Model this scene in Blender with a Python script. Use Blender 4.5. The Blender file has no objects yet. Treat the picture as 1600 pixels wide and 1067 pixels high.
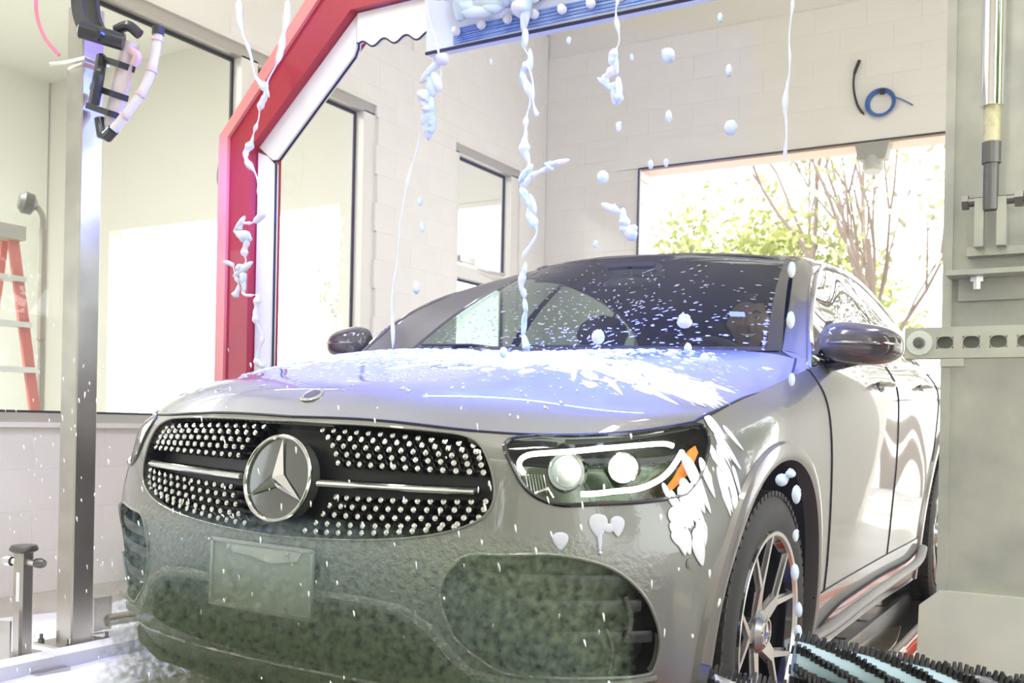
import bpy, math, random
import numpy as np
from mathutils import Vector, Matrix
from mathutils.geometry import delaunay_2d_cdt
random.seed(7); rng = np.random.default_rng(7)
SC = bpy.context.scene
COL = SC.collection
PI = math.pi

# ---------------------------------------------------------------- camera
YAW, TILT, FPX, EYE = math.radians(30.4), .02, 1570., .86
cam = bpy.data.cameras.new('camera'); cam_o = bpy.data.objects.new('camera', cam); COL.objects.link(cam_o)
fw = Vector((-math.sin(YAW), math.cos(YAW), 0)); rt0 = Vector((math.cos(YAW), math.sin(YAW), 0)); zz = Vector((0, 0, 1))
rt = rt0*math.cos(TILT)+zz*math.sin(TILT); up = zz*math.cos(TILT)-rt0*math.sin(TILT)
cam_o.matrix_world = Matrix(((rt.x, up.x, -fw.x, 0), (rt.y, up.y, -fw.y, 0), (rt.z, up.z, -fw.z, EYE), (0, 0, 0, 1)))
cam.sensor_width = 36; cam.lens = FPX*36/1600; cam.shift_y = 129.5/1600
cam.clip_start = .05; cam.clip_end = 200
cam.dof.use_dof = True; cam.dof.focus_distance = 2.7; cam.dof.aperture_fstop = 7.0
SC.camera = cam_o
# ---------------------------------------------------------------- light and exposure
SC.view_settings.view_transform = 'Standard'; SC.view_settings.look = 'None'
SC.view_settings.gamma = 1; SC.view_settings.use_curve_mapping = False
SC.view_settings.exposure = 0.62
wd = bpy.data.worlds.new('overcast_sky'); SC.world = wd; wd.use_nodes = True
wn = wd.node_tree.nodes; wl = wd.node_tree.links; bg = wn['Background']
bg.inputs['Color'].default_value = (.95, .98, 1, 1); bg.inputs['Strength'].default_value = 3.0
def light(kind, name, loc, target, energy, color, **kw):
    l = bpy.data.lights.new(name, kind); l.energy = energy; l.color = color
    for k, v in kw.items(): setattr(l, k, v)
    o = bpy.data.objects.new(name, l); COL.objects.link(o); o.location = loc
    o.rotation_euler = (Vector(target)-Vector(loc)).to_track_quat('-Z', 'Y').to_euler()
    return o
light('SUN', 'sun', (8, 10, 20), (3.5, 5, 0), 5.0, (1, .95, .86), angle=.02)
for x, y, e_ in ((-3.6, .2, 60), (-.4, .2, 60), (.3, 3.4, 44)):
    light('AREA', 'ceiling_fill_light', (x, y, 4.85), (x, y, 0), e_, (1, .98, .94), shape='RECTANGLE', size=.3, size_y=2.6)  # unseen area lights added to brighten the bay walls
light('AREA', 'ceiling_fill_light', (-8, 2.2, 4.85), (-8, 2.4, 0), 330, (1, .97, .92), shape='RECTANGLE', size=1.2, size_y=3)  # another unseen light, added to brighten the next bay
# blue LED wash strips of the gantry, shining down on the bonnet
light('AREA', 'blue_led_lamp', (-1.55, 2.84, 2.14), (-1.45, 2.66, .9), 50, (.06, .13, 1), shape='RECTANGLE', size=1.3, size_y=.05, spread=1.15)
light('AREA', 'blue_led_lamp', (-2.86, 2.75, 1.9), (-3.9, 2.6, .2), 5, (.16, .22, 1), shape='RECTANGLE', size=.05, size_y=.6)
light('SPOT', 'blue_led_lamp', (-2.35, 2.80, 2.30), (-3.27, 2.40, 2.1), 42, (.05, .10, 1), spot_size=1.0, spot_blend=.8, shadow_soft_size=.04)

# ---------------------------------------------------------------- materials
def mat(name, color=(.8, .8, .8), rough=.5, metal=0., coat=0., emit=None, estr=0., spec=.5, noise=None, bump=None, alpha=None, trans=0., ior=1.45, coat_rough=.03):
    m = bpy.data.materials.new(name); m.use_nodes = True
    nt = m.node_tree; b = nt.nodes['Principled BSDF']
    b.inputs['Base Color'].default_value = (*color, 1); b.inputs['Roughness'].default_value = rough; b.inputs['Metallic'].default_value = metal
    b.inputs['Coat Weight'].default_value = coat; b.inputs['Coat Roughness'].default_value = coat_rough
    b.inputs['Specular IOR Level'].default_value = spec; b.inputs['IOR'].default_value = ior
    b.inputs['Transmission Weight'].default_value = trans
    if emit: b.inputs['Emission Color'].default_value = (*emit, 1); b.inputs['Emission Strength'].default_value = estr
    if alpha is not None: b.inputs['Alpha'].default_value = alpha
    tc = nt.nodes.new('ShaderNodeTexCoord')
    if noise:            # (scale, amount, second colour)
        n = nt.nodes.new('ShaderNodeTexNoise'); n.inputs['Scale'].default_value = noise[0]; n.inputs['Detail'].default_value = 6
        r = nt.nodes.new('ShaderNodeValToRGB'); r.color_ramp.elements[0].position = .38; r.color_ramp.elements[1].position = .62
        r.color_ramp.elements[0].color = (*color, 1); r.color_ramp.elements[1].color = (*noise[1], 1)
        nt.links.new(tc.outputs['Object'], n.inputs['Vector']); nt.links.new(n.outputs['Fac'], r.inputs['Fac']); nt.links.new(r.outputs['Color'], b.inputs['Base Color'])
    if bump:             # (scale, strength, distance)
        n = nt.nodes.new('ShaderNodeTexNoise'); n.inputs['Scale'].default_value = bump[0]; n.inputs['Detail'].default_value = 4
        p = nt.nodes.new('ShaderNodeBump'); p.inputs['Strength'].default_value = bump[1]; p.inputs['Distance'].default_value = bump[2]
        nt.links.new(tc.outputs['Object'], n.inputs['Vector']); nt.links.new(n.outputs['Fac'], p.inputs['Height']); nt.links.new(p.outputs['Normal'], b.inputs['Normal'])
    return m
def glass(name, tint, refl=1.0, rough=.0):
    m = bpy.data.materials.new(name); m.use_nodes = True; nt = m.node_tree
    for n in list(nt.nodes): nt.nodes.remove(n)
    o = nt.nodes.new('ShaderNodeOutputMaterial'); mx = nt.nodes.new('ShaderNodeMixShader'); t = nt.nodes.new('ShaderNodeBsdfTransparent'); g = nt.nodes.new('ShaderNodeBsdfGlossy'); lw = nt.nodes.new('ShaderNodeLayerWeight'); lw.inputs['Blend'].default_value = .5
    pw = nt.nodes.new('ShaderNodeMath'); pw.operation = 'POWER'; pw.inputs[1].default_value = 5; fr = nt.nodes.new('ShaderNodeMath'); fr.operation = 'MULTIPLY_ADD'; fr.inputs[1].default_value = .96; fr.inputs[2].default_value = .04
    nt.links.new(lw.outputs['Facing'], pw.inputs[0]); nt.links.new(pw.outputs[0], fr.inputs[0]); g.inputs['Roughness'].default_value = rough; t.inputs['Color'].default_value = (*tint, 1)
    mu = nt.nodes.new('ShaderNodeMath'); mu.operation = 'MULTIPLY'; mu.inputs[1].default_value = refl; mu.use_clamp = True
    nt.links.new(fr.outputs[0], mu.inputs[0]); nt.links.new(mu.outputs[0], mx.inputs[0]); nt.links.new(t.outputs[0], mx.inputs[1]); nt.links.new(g.outputs[0], mx.inputs[2]); nt.links.new(mx.outputs[0], o.inputs[0])
    return m
# car paint with a wet, rippled water film on the low front (fine relief only)
def wet_paint():
    m = mat('grey_metallic_paint', (.20, .202, .185), .42, .35, coat=1., coat_rough=.02)
    nt = m.node_tree; b = nt.nodes['Principled BSDF']
    tc = nt.nodes['Texture Coordinate'] if 'Texture Coordinate' in nt.nodes else nt.nodes.new('ShaderNodeTexCoord')
    sx = nt.nodes.new('ShaderNodeSeparateXYZ'); nt.links.new(tc.outputs['Object'], sx.inputs[0])
    def mr(out, a, bb):
        n = nt.nodes.new('ShaderNodeMapRange'); n.inputs['From Min'].default_value = a; n.inputs['From Max'].default_value = bb; nt.links.new(out, n.inputs['Value']); return n.outputs[0]
    mz = mr(sx.outputs['Z'], .66, .50); my = mr(sx.outputs['Y'], .32, .16)
    mu = nt.nodes.new('ShaderNodeMath'); mu.operation = 'MULTIPLY'; nt.links.new(mz, mu.inputs[0]); nt.links.new(my, mu.inputs[1])
    v = nt.nodes.new('ShaderNodeTexNoise'); v.inputs['Scale'].default_value = 75; v.inputs['Detail'].default_value = 3
    nt.links.new(tc.outputs['Object'], v.inputs['Vector'])
    p = nt.nodes.new('ShaderNodeBump'); p.inputs['Distance'].default_value = .012
    nt.links.new(v.outputs['Fac'], p.inputs['Height']); nt.links.new(mu.outputs[0], p.inputs['Strength'])
    nt.links.new(p.outputs['Normal'], b.inputs['Normal']); nt.links.new(p.outputs['Normal'], b.inputs['Coat Normal'])
    return m
PAINT = wet_paint()
BLACKP = mat('black_plastic', (.02, .021, .022), .35, bump=(60, .15, .002))
BLACKG = mat('gloss_black', (.012, .012, .014), .12, coat=1)
RUB = mat('tyre_rubber', (.030, .029, .028), .55, bump=(90, .2, .001))
CHROME = mat('chrome', (.82, .82, .83), .08, 1.)
SILVER = mat('satin_silver', (.72, .72, .70), .28, .85)
WHITEW = mat('painted_block_wall', (.80, .78, .735), .72, noise=(3, (.82, .80, .76)), bump=(160, .25, .002))
MORTAR = mat('painted_mortar', (.80, .78, .735), .85, bump=(120, .3, .002))
WHITEC = mat('ceiling_paint', (.84, .85, .81), .8, bump=(30, .05, .002))
FLOORM = mat('wet_concrete', (.40, .37, .31), .32, noise=(2.2, (.52, .49, .43)), bump=(35, .25, .004))
ALU = mat('window_aluminium', (.52, .50, .46), .42, .5, bump=(200, .1, .001))
ALUW = mat('white_frame_paint', (.78, .76, .71), .5)
GASK = mat('black_gasket', (.02, .02, .025), .6)
PANE = glass('window_glass', (.93, .95, .94), .9)
HAZEP = glass('wet_window_glass', (.95, .96, .95), 1.0, .03)
WSG = glass('windscreen_glass', (.60, .66, .62), .9)
SIDEG = glass('tinted_side_glass', (.55, .64, .56), 1.3)
LENS = glass('clear_lens', (.93, .95, .93), .9)
STEEL = mat('stainless_steel', (.58, .56, .52), .27, .9, noise=(9, (.50, .48, .45)), bump=(70, .08, .001))
GALV = mat('galvanised_steel', (.37, .37, .335), .48, .5, noise=(7, (.46, .46, .40)), bump=(25, .12, .002))
DSTEEL = mat('dark_steel', (.16, .155, .15), .4, .8)
RED = mat('red_powder_coat', (.42, .006, .03), .35, coat=.4, noise=(2, (.38, .006, .035)))
REDL = mat('pale_red_edge', (.80, .27, .26), .4, coat=.4)
WPL = mat('white_plastic', (.86, .85, .87), .35)
BLK = mat('black_gear_plastic', (.025, .027, .035), .3, coat=.3)
FOAM = mat('white_soap_foam', (.56, .57, .64), .55, spec=.4, bump=(120, .3, .003))
FOAM.node_tree.nodes['Principled BSDF'].inputs['Subsurface Weight'].default_value = .25
FOAM.node_tree.nodes['Principled BSDF'].inputs['Subsurface Radius'].default_value = (.02, .02, .03)
FOAMS = mat('falling_foam', (.74, .77, .92), .45, alpha=.9)
FOAMS.node_tree.nodes['Principled BSDF'].inputs['Subsurface Weight'].default_value = .4
DROP = mat('water_drop', (.9, .92, .97), .08, spec=.8)

# ---------------------------------------------------------------- helpers
def mesh_obj(name, V, Fc, m, parent=None, smooth=False, normals=None, sharp=None):
    me = bpy.data.meshes.new(name); me.from_pydata([tuple(map(float, v)) for v in V], [], [tuple(map(int, f)) for f in Fc])
    me.update()
    if smooth:
        me.shade_smooth()
        if sharp: me.set_sharp_from_angle(angle=math.radians(sharp))
    if normals is not None: me.normals_split_custom_set_from_vertices([tuple(map(float, n)) for n in normals])
    if m: me.materials.append(m)
    o = bpy.data.objects.new(name, me); COL.objects.link(o)
    if parent: o.parent = parent
    return o
def tag(o, label=None, cat=None, group=None, kind=None):
    if label: o['label'] = label
    if cat: o['category'] = cat
    if group: o['group'] = group
    if kind: o['kind'] = kind
    return o
def empty(name, loc=(0, 0, 0), rz=0.):
    o = bpy.data.objects.new(name, None); COL.objects.link(o); o.location = loc; o.rotation_euler = (0, 0, rz); o.empty_display_size = .1
    return o
def basis(d, upv=(0, 0, 1)):
    d = Vector(d).normalized(); u = Vector(upv)
    if abs(d.dot(u)) > .98: u = Vector((1, 0, 0))
    x = u.cross(d).normalized(); y = d.cross(x)
    return np.array(x), np.array(y), np.array(d)
_ico = {}
def ico(sub=1):
    if sub in _ico: return _ico[sub]
    import bmesh
    b = bmesh.new(); bmesh.ops.create_icosphere(b, subdivisions=sub, radius=1)
    r = (np.array([v.co[:] for v in b.verts]), [[v.index for v in f.verts] for f in b.faces]); b.free(); _ico[sub] = r
    return r
class MB:
    def __init__(s): s.v = []; s.f = []
    def add(s, V, Fc):
        o = len(s.v); s.v += [tuple(p) for p in V]; s.f += [tuple(i+o for i in f) for f in Fc]; return s
    def box(s, c, d, rot=None, bev=0.):
        """box centred at c with full sizes d; bev chamfers the four vertical edges"""
        hx, hy, hz = d[0]/2, d[1]/2, d[2]/2
        if bev: P = [(hx-bev, -hy), (hx, -hy+bev), (hx, hy-bev), (hx-bev, hy), (-hx+bev, hy), (-hx, hy-bev), (-hx, -hy+bev), (-hx+bev, -hy)]
        else: P = [(-hx, -hy), (hx, -hy), (hx, hy), (-hx, hy)]
        n = len(P); V = [Vector((x, y, -hz)) for x, y in P]+[Vector((x, y, hz)) for x, y in P]
        if rot is not None: V = [rot @ v for v in V]
        V = [v+Vector(c) for v in V]
        Fc = [tuple(range(n-1, -1, -1)), tuple(range(n, 2*n))]+[(i, (i+1) % n, n+(i+1) % n, n+i) for i in range(n)]
        return s.add(V, Fc)
    def prism(s, poly, a, b, axis='y'):
        """2D outline extruded from a to b along an axis; outline is (x,z), (x,y) or (y,z)"""
        def P(p, h): return {'y': (p[0], h, p[1]), 'z': (p[0], p[1], h), 'x': (h, p[0], p[1])}[axis]
        n = len(poly); V = [P(p, a) for p in poly]+[P(p, b) for p in poly]
        return s.add(V, [tuple(range(n)), tuple(range(2*n-1, n-1, -1))]+[(i, n+i, n+(i+1) % n, (i+1) % n) for i in range(n)])
    def tube(s, pts, r, seg=10, closed=False, flat=1., upv=(0, 0, 1), cap=True):
        pts = [np.array(p, float) for p in pts]; n = len(pts)
        rr = [r]*n if np.isscalar(r) else list(r)
        V = []; px = None
        for i, p in enumerate(pts):
            a = pts[(i-1) % n] if (i > 0 or closed) else p; b = pts[(i+1) % n] if (i < n-1 or closed) else p
            d = b-a; d = d/max(np.linalg.norm(d), 1e-9)
            if px is None: x, y, _ = basis(d, upv)
            else:
                x = px-d*(px@d); x /= max(np.linalg.norm(x), 1e-9); y = np.cross(d, x)
            px = x
            for k in range(seg):
                t = 2*PI*k/seg; V.append(p+rr[i]*(math.cos(t)*x+flat*math.sin(t)*y))
        Fc = []
        for i in range(n if closed else n-1):
            j = (i+1) % n
            for k in range(seg):
                l = (k+1) % seg; Fc.append((i*seg+k, i*seg+l, j*seg+l, j*seg+k))
        if cap and not closed: Fc += [tuple(range(seg-1, -1, -1)), tuple((n-1)*seg+k for k in range(seg))]
        return s.add(V, Fc)
    def cyl(s, a, b, r, seg=16, r2=None): return s.tube([a, b], [r, r if r2 is None else r2], seg)
    def lathe(s, prof, origin, axis, seg=32, closed=False):
        """prof: list of (distance along axis, radius)"""
        x, y, d = basis(axis); o = np.array(origin, float); n = len(prof); V = []
        for a, r in prof:
            for k in range(seg):
                t = 2*PI*k/seg; V.append(o+d*a+r*(math.cos(t)*x+math.sin(t)*y))
        Fc = [(i*seg+k, i*seg+(k+1) % seg, ((i+1) % n)*seg+(k+1) % seg, ((i+1) % n)*seg+k) for i in range(n if closed else n-1) for k in range(seg)]
        return s.add(V, Fc)
    def ell(s, c, r, sub=1, M=None):
        V, Fc = ico(sub); V = V*np.array(r)
        if M is not None: V = V@np.array(M).T
        return s.add(V+np.array(c), Fc)
    def build(s, name, m, parent=None, smooth=False, sharp=35): return mesh_obj(name, s.v, s.f, m, parent, smooth, sharp=sharp if smooth else None)
def catmull(P, n=8, closed=False):
    P = [np.array(p, float) for p in P]; N = len(P); out = []
    for i in range(N if closed else N-1):
        g = lambda k: P[k % N] if closed else P[min(max(k, 0), N-1)]
        a, b, c, d = g(i-1), g(i), g(i+1), g(i+2)
        for j in range(n):
            t = j/n; out.append(.5*((2*b)+(c-a)*t+(2*a-5*b+4*c-d)*t*t+(3*b-a-3*c+d)*t**3))
    if not closed: out.append(P[-1])
    return out
def copy_of(o, parent=None, loc=None):
    c = o.copy(); COL.objects.link(c)
    if parent is not None: c.parent = parent
    if loc is not None: c.location = loc
    for k in ('label', 'category'):
        if parent is not None and k in c: del c[k]
    return c
# ---------------------------------------------------------------- car surfaces
class Surf:
    """C2 tensor spline through a grid of control points G[s][t]"""
    def __init__(self, G):
        G = np.array(G, float)
        self.G = G
        ds = np.linalg.norm(np.diff(G, axis=0), axis=2).mean(1)
        dt = np.linalg.norm(np.diff(G, axis=1), axis=2).mean(0)
        self.ks = np.concatenate([[0], np.cumsum(ds)]); self.kt = np.concatenate([[0], np.cumsum(dt)])
        self.As = self._op(self.ks); self.At = self._op(self.kt)
    @staticmethod
    def _op(k):
        n = len(k); h = np.diff(k); A = np.zeros((n, n)); B = np.zeros((n, n))
        A[0, 0] = A[-1, -1] = 1
        for i in range(1, n-1):
            A[i, i-1] = h[i-1]; A[i, i] = 2*(h[i-1]+h[i]); A[i, i+1] = h[i]
            B[i, i-1] = 6/h[i-1]; B[i, i] = -6/h[i-1]-6/h[i]; B[i, i+1] = 6/h[i]
        return np.linalg.solve(A, B)
    @staticmethod
    def _w(k, M, x):
        x = np.clip(x, k[0], k[-1]); i = np.clip(np.searchsorted(k, x, 'right')-1, 0, len(k)-2)
        h = k[i+1]-k[i]; a = (k[i+1]-x)/h; b = 1-a
        W = np.zeros((len(x), len(k))); r = np.arange(len(x))
        W[r, i] += a; W[r, i+1] += b
        W += ((a**3-a)*h*h/6)[:, None]*M[i] + ((b**3-b)*h*h/6)[:, None]*M[i+1]
        return W
    def at(self, s, t):          # s, t in [0,1] arrays
        s = np.atleast_1d(np.asarray(s, float)); t = np.atleast_1d(np.asarray(t, float))
        ws = self._w(self.ks, self.As, s*self.ks[-1]); wt = self._w(self.kt, self.At, t*self.kt[-1])
        return np.einsum('pi,pj,ijk->pk', ws, wt, self.G)
    def nrm(self, s, t, e=2e-3):
        s = np.atleast_1d(np.asarray(s, float)); t = np.atleast_1d(np.asarray(t, float))
        a = self.at(np.minimum(s+e, 1), t)-self.at(np.maximum(s-e, 0), t)
        b = self.at(s, np.minimum(t+e, 1))-self.at(s, np.maximum(t-e, 0))
        n = np.cross(a, b); l = np.linalg.norm(n, axis=1, keepdims=True); return n/np.maximum(l, 1e-12)
    def inv(self, A, B, ca, cb, smin=0., smax=1.):
        """parameters where component ca equals A and cb equals B"""
        A = np.atleast_1d(np.asarray(A, float)); B = np.atleast_1d(np.asarray(B, float))
        S, T = np.meshgrid(np.linspace(smin, smax, 90), np.linspace(0, 1, 50)); S = S.ravel(); T = T.ravel()
        P = self.at(S, T)
        d = (P[None, :, ca]-A[:, None])**2+(P[None, :, cb]-B[:, None])**2
        i = d.argmin(1); s = S[i]; t = T[i]
        for _ in range(12):
            e = 1e-4
            p = self.at(s, t); ps = self.at(s+e, t); pt = self.at(s, t+e)
            r = np.stack([A-p[:, ca], B-p[:, cb]])
            J = np.array([[(ps-p)[:, ca], (pt-p)[:, ca]], [(ps-p)[:, cb], (pt-p)[:, cb]]])/e
            det = J[0, 0]*J[1, 1]-J[0, 1]*J[1, 0]; det = np.where(abs(det) < 1e-9, 1e-9, det)
            s = np.clip(s+np.clip((J[1, 1]*r[0]-J[0, 1]*r[1])/det, -.03, .03), smin, smax)
            t = np.clip(t+np.clip((-J[1, 0]*r[0]+J[0, 0]*r[1])/det, -.06, .06), 0, 1)
        return s, t

ZF = (.19, .30, .42, .55, .66, .76, .82)
def col(us, vs, zs): return [(a, b, c) for a, b, c in zip(us, vs, zs)]
BODY = Surf([
 col((0,)*8, (.12, .045, .012, .0, .018, .036, .048, .068), ZF+(.868,)),
 col((.28,)*8, (.135, .058, .026, .014, .032, .050, .062, .083), ZF+(.868,)),
 col((.50,)*8, (.17, .098, .068, .056, .072, .088, .102, .128), ZF+(.855,)),
 col((.66, .67, .68, .68, .68, .68, .68, .67), (.25, .18, .150, .140, .152, .170, .19, .235), ZF+(.856,)),
 col((.78, .80, .81, .82, .82, .805, .79, .775), (.335, .29, .258, .248, .262, .285, .31, .365), ZF+(.872,)),
 col((.865, .885, .895, .90, .898, .88, .868, .838), (.44, .405, .38, .372, .384, .41, .435, .50), ZF+(.895,)),
 col((.905, .925, .935, .94, .94, .925, .905, .862), (.58, .57, .56, .56, .565, .58, .60, .66), (.19, .30, .42, .55, .67, .78, .85, .935)),
 col((.92, .935, .945, .952, .955, .948, .925, .872), (.85,)*8, (.19, .30, .43, .56, .70, .82, .91, .975)),
 col((.915, .93, .938, .945, .952, .95, .932, .888), (1.2,)*8, (.19, .30, .44, .59, .74, .88, .975, 1.045)),
 col((.905, .92, .93, .938, .948, .955, .945, .895), (1.55,)*8, (.19, .30, .45, .61, .77, .92, 1.02, 1.100)),
 col((.90, .915, .925, .936, .948, .955, .945, .900), (2.1,)*8, (.19, .30, .46, .63, .79, .94, 1.05, 1.130)),
 col((.90, .915, .927, .938, .95, .957, .948, .902), (2.75,)*8, (.19, .30, .47, .64, .80, .96, 1.07, 1.150)),
 col((.91, .925, .94, .952, .96, .963, .95, .900), (3.35,)*8, (.19, .30, .48, .65, .82, .98, 1.09, 1.170)),
 col((.90, .92, .935, .95, .958, .955, .94, .875), (3.9,)*8, (.22, .33, .50, .67, .84, .99, 1.10, 1.180)),
 col((.83, .86, .885, .90, .905, .90, .88, .80), (4.32, 4.34, 4.35, 4.36, 4.36, 4.34, 4.32, 4.28), (.26, .36, .52, .69, .85, 1.0, 1.11, 1.19)),
 col((.62, .66, .69, .70, .70, .69, .67, .60), (4.52, 4.56, 4.60, 4.62, 4.62, 4.60, 4.57, 4.50), (.28, .38, .53, .70, .86, 1.0, 1.09, 1.15)),
 col((.32,)*8, (4.60, 4.64, 4.69, 4.71, 4.70, 4.68, 4.65, 4.60), (.28, .38, .53, .70, .86, 1.0, 1.08, 1.13)),
 col((0,)*8, (4.62, 4.66, 4.71, 4.73, 4.72, 4.70, 4.67, 4.62), (.28, .38, .53, .70, .86, 1.0, 1.08, 1.12)),
])
HOOD = Surf([
 col((0,)*6, (.068, .136, .30, .62, 1.0, 1.36), (.868, .922, .968, 1.025, 1.080, 1.118)),
 col((.28,)*6, (.083, .152, .315, .63, 1.0, 1.37), (.868, .924, .975, 1.036, 1.090, 1.124)),
 col((.50, .50, .50, .51, .52, .53), (.128, .195, .345, .65, 1.01, 1.38), (.855, .908, .962, 1.030, 1.088, 1.126)),
 col((.67, .67, .67, .675, .68, .68), (.235, .295, .42, .69, 1.03, 1.39), (.856, .897, .938, .998, 1.062, 1.122)),
 col((.775, .777, .78, .79, .79, .77), (.365, .405, .50, .74, 1.06, 1.40), (.872, .898, .928, .975, 1.030, 1.113)),
 col((.838, .846, .856, .868, .876, .825), (.50, .535, .61, .80, 1.10, 1.405), (.895, .908, .926, .965, 1.008, 1.100)),
])
def lerp(a, b, k): return tuple(x+(y-x)*k for x, y in zip(a, b))
def bulged(A, B, n, bul):
    return [tuple(np.array(lerp(A, B, i/(n-1)))+np.array(bul)*4*(i/(n-1))*(1-i/(n-1))) for i in range(n)]
WS = Surf([bulged(a, b, 5, (0, -.028, .020)) for a, b in [
 ((0, 1.33, 1.115), (0, 2.13, 1.572)), ((.30, 1.355, 1.118), (.27, 2.145, 1.568)), ((.55, 1.43, 1.125), (.46, 2.185, 1.558)), ((.745, 1.54, 1.135), (.575, 2.25, 1.545))]])
PILLAR = Surf([
 [(.745, 1.54, 1.135), (.708, 1.715, 1.262), (.668, 1.90, 1.378), (.622, 2.085, 1.475), (.575, 2.25, 1.545)],
 [(.820, 1.44, 1.120), (.780, 1.62, 1.262), (.730, 1.84, 1.385), (.672, 2.08, 1.485), (.612, 2.29, 1.552)],
 [(.882, 1.345, 1.075), (.832, 1.52, 1.232), (.770, 1.763, 1.367), (.705, 2.06, 1.466), (.658, 2.33, 1.533)]])
def gh(b, t, n=4): return bulged(b, t, n, (.012, 0, .006))
GREEN = Surf([
 [tuple(PILLAR.at(1, q)[0]) for q in (0, .34, .67, 1)],
 gh((.895, 1.60, 1.103), (.663, 2.45, 1.549)), gh((.899, 2.05, 1.129), (.672, 2.65, 1.560)),
 gh((.902, 2.65, 1.149), (.680, 2.98, 1.551)), gh((.902, 3.15, 1.165), (.690, 3.35, 1.505)),
 gh((.893, 3.60, 1.177), (.700, 3.70, 1.432)), gh((.868, 3.98, 1.185), (.690, 4.02, 1.345)), gh((.80, 4.28, 1.190), (.66, 4.27, 1.250))])
ROOF = Surf([
 [(0, 2.13, 1.572), (0, 2.5, 1.606), (0, 2.98, 1.612), (0, 3.4, 1.560), (0, 3.9, 1.430), (0, 4.38, 1.265)],
 [(.30, 2.148, 1.567), (.32, 2.52, 1.601), (.33, 2.98, 1.606), (.33, 3.41, 1.554), (.32, 3.91, 1.424), (.30, 4.37, 1.261)],
 [(.50, 2.20, 1.556), (.53, 2.54, 1.588), (.55, 2.98, 1.590), (.56, 3.40, 1.538), (.56, 3.90, 1.410), (.52, 4.34, 1.256)],
 [(.612, 2.29, 1.552), (.642, 2.58, 1.575), (.658, 2.98, 1.567), (.672, 3.38, 1.515), (.678, 3.88, 1.392), (.64, 4.29, 1.252)],
 [(.658, 2.33, 1.533), (.670, 2.60, 1.560), (.682, 2.98, 1.551), (.694, 3.37, 1.502), (.700, 3.87, 1.384), (.66, 4.27, 1.250)]])
ROLL = .024
# ================================================================ BUILDING
XL, XR, YB, YF2, ZC = -4.42, 1.15, 8.06, -3.6, 5.12       # wash bay; the next bay runs out to X = -11.7
# floor ----------------------------------------------------------
fl = MB().box((-5.3, 2.3, -.1), (13.6, 12.2, .2)).build('floor', FLOORM); tag(fl, 'wet beige concrete floor of the wash bay', kind='structure')
cl = MB().box((-5.3, 2.3, ZC+.1), (13.6, 12.2, .2)).build('ceiling', WHITEC); tag(cl, 'high pale ceiling over both bays', kind='structure')

def blocks(parent, uax, lo, hi, zlo, zhi, holes, plane, nsign, limit=None, w=.4, h=.2, t=.022, start=0.):
    """painted concrete blocks, one object each, over a wall plane. uax 0 or 1: axis the courses run along"""
    cache = {}; made = 0; k = 0; z = 0.
    while z < zhi-1e-6:
        z1 = z+h
        u = lo-(w/2 if k % 2 else 0)+start
        while u < hi:
            a, b, c, d = max(u, lo), min(u+w, hi), max(z, zlo), min(z1, zhi)
            segs = [(a, b, c, d)]
            for (ha, hb, hc, hd) in holes:
                new = []
                for (a1, b1, c1, d1) in segs:
                    if b1 <= ha or a1 >= hb or d1 <= hc or c1 >= hd: new.append((a1, b1, c1, d1)); continue
                    if c1 < hc: new.append((a1, b1, c1, hc))
                    if d1 > hd: new.append((a1, b1, hd, d1))
                    if a1 < ha: new.append((a1, ha, max(c1, hc), min(d1, hd)))
                    if b1 > hb: new.append((hb, b1, max(c1, hc), min(d1, hd)))
                segs = new
            for (a1, b1, c1, d1) in segs:
                if b1-a1 < .03 or d1-c1 < .03: continue
                if limit and not limit((a1+b1)/2, (c1+d1)/2): continue
                key = (round(b1-a1, 3), round(d1-c1, 3))
                if key not in cache:
                    g = .0004; W, Hh = key[0]-g, key[1]-g; e = .0016
                    o3 = lambda p, q, n: (n*nsign, p, q) if uax == 1 else (p, n*nsign, q)
                    V = [o3(sx*W/2, sz*Hh/2, 0) for sx, sz in ((-1, -1), (1, -1), (1, 1), (-1, 1))]+[o3(sx*W/2, sz*Hh/2, t-.0014) for sx, sz in ((-1, -1), (1, -1), (1, 1), (-1, 1))]+[o3(sx*(W/2-e), sz*(Hh/2-e), t) for sx, sz in ((-1, -1), (1, -1), (1, 1), (-1, 1))]
                    Fc = [(8, 9, 10, 11)]+[(i, (i+1) % 4, 4+(i+1) % 4, 4+i) for i in range(4)]+[(4+i, 4+(i+1) % 4, 8+(i+1) % 4, 8+i) for i in range(4)]
                    flip = (nsign > 0) != (uax == 1)
                    if flip: Fc = [f[::-1] for f in Fc]
                    cache[key] = mesh_obj('concrete_block', V, Fc, WHITEW); ob = cache[key]
                else:
                    ob = cache[key].copy(); COL.objects.link(ob)
                ob.parent = parent; uc, zc = (a1+b1)/2, (c1+d1)/2
                ob.location = (plane, uc, zc) if uax == 1 else (uc, plane, zc)
                made += 1
            u += w
        z = z1; k += 1
    return made

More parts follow.
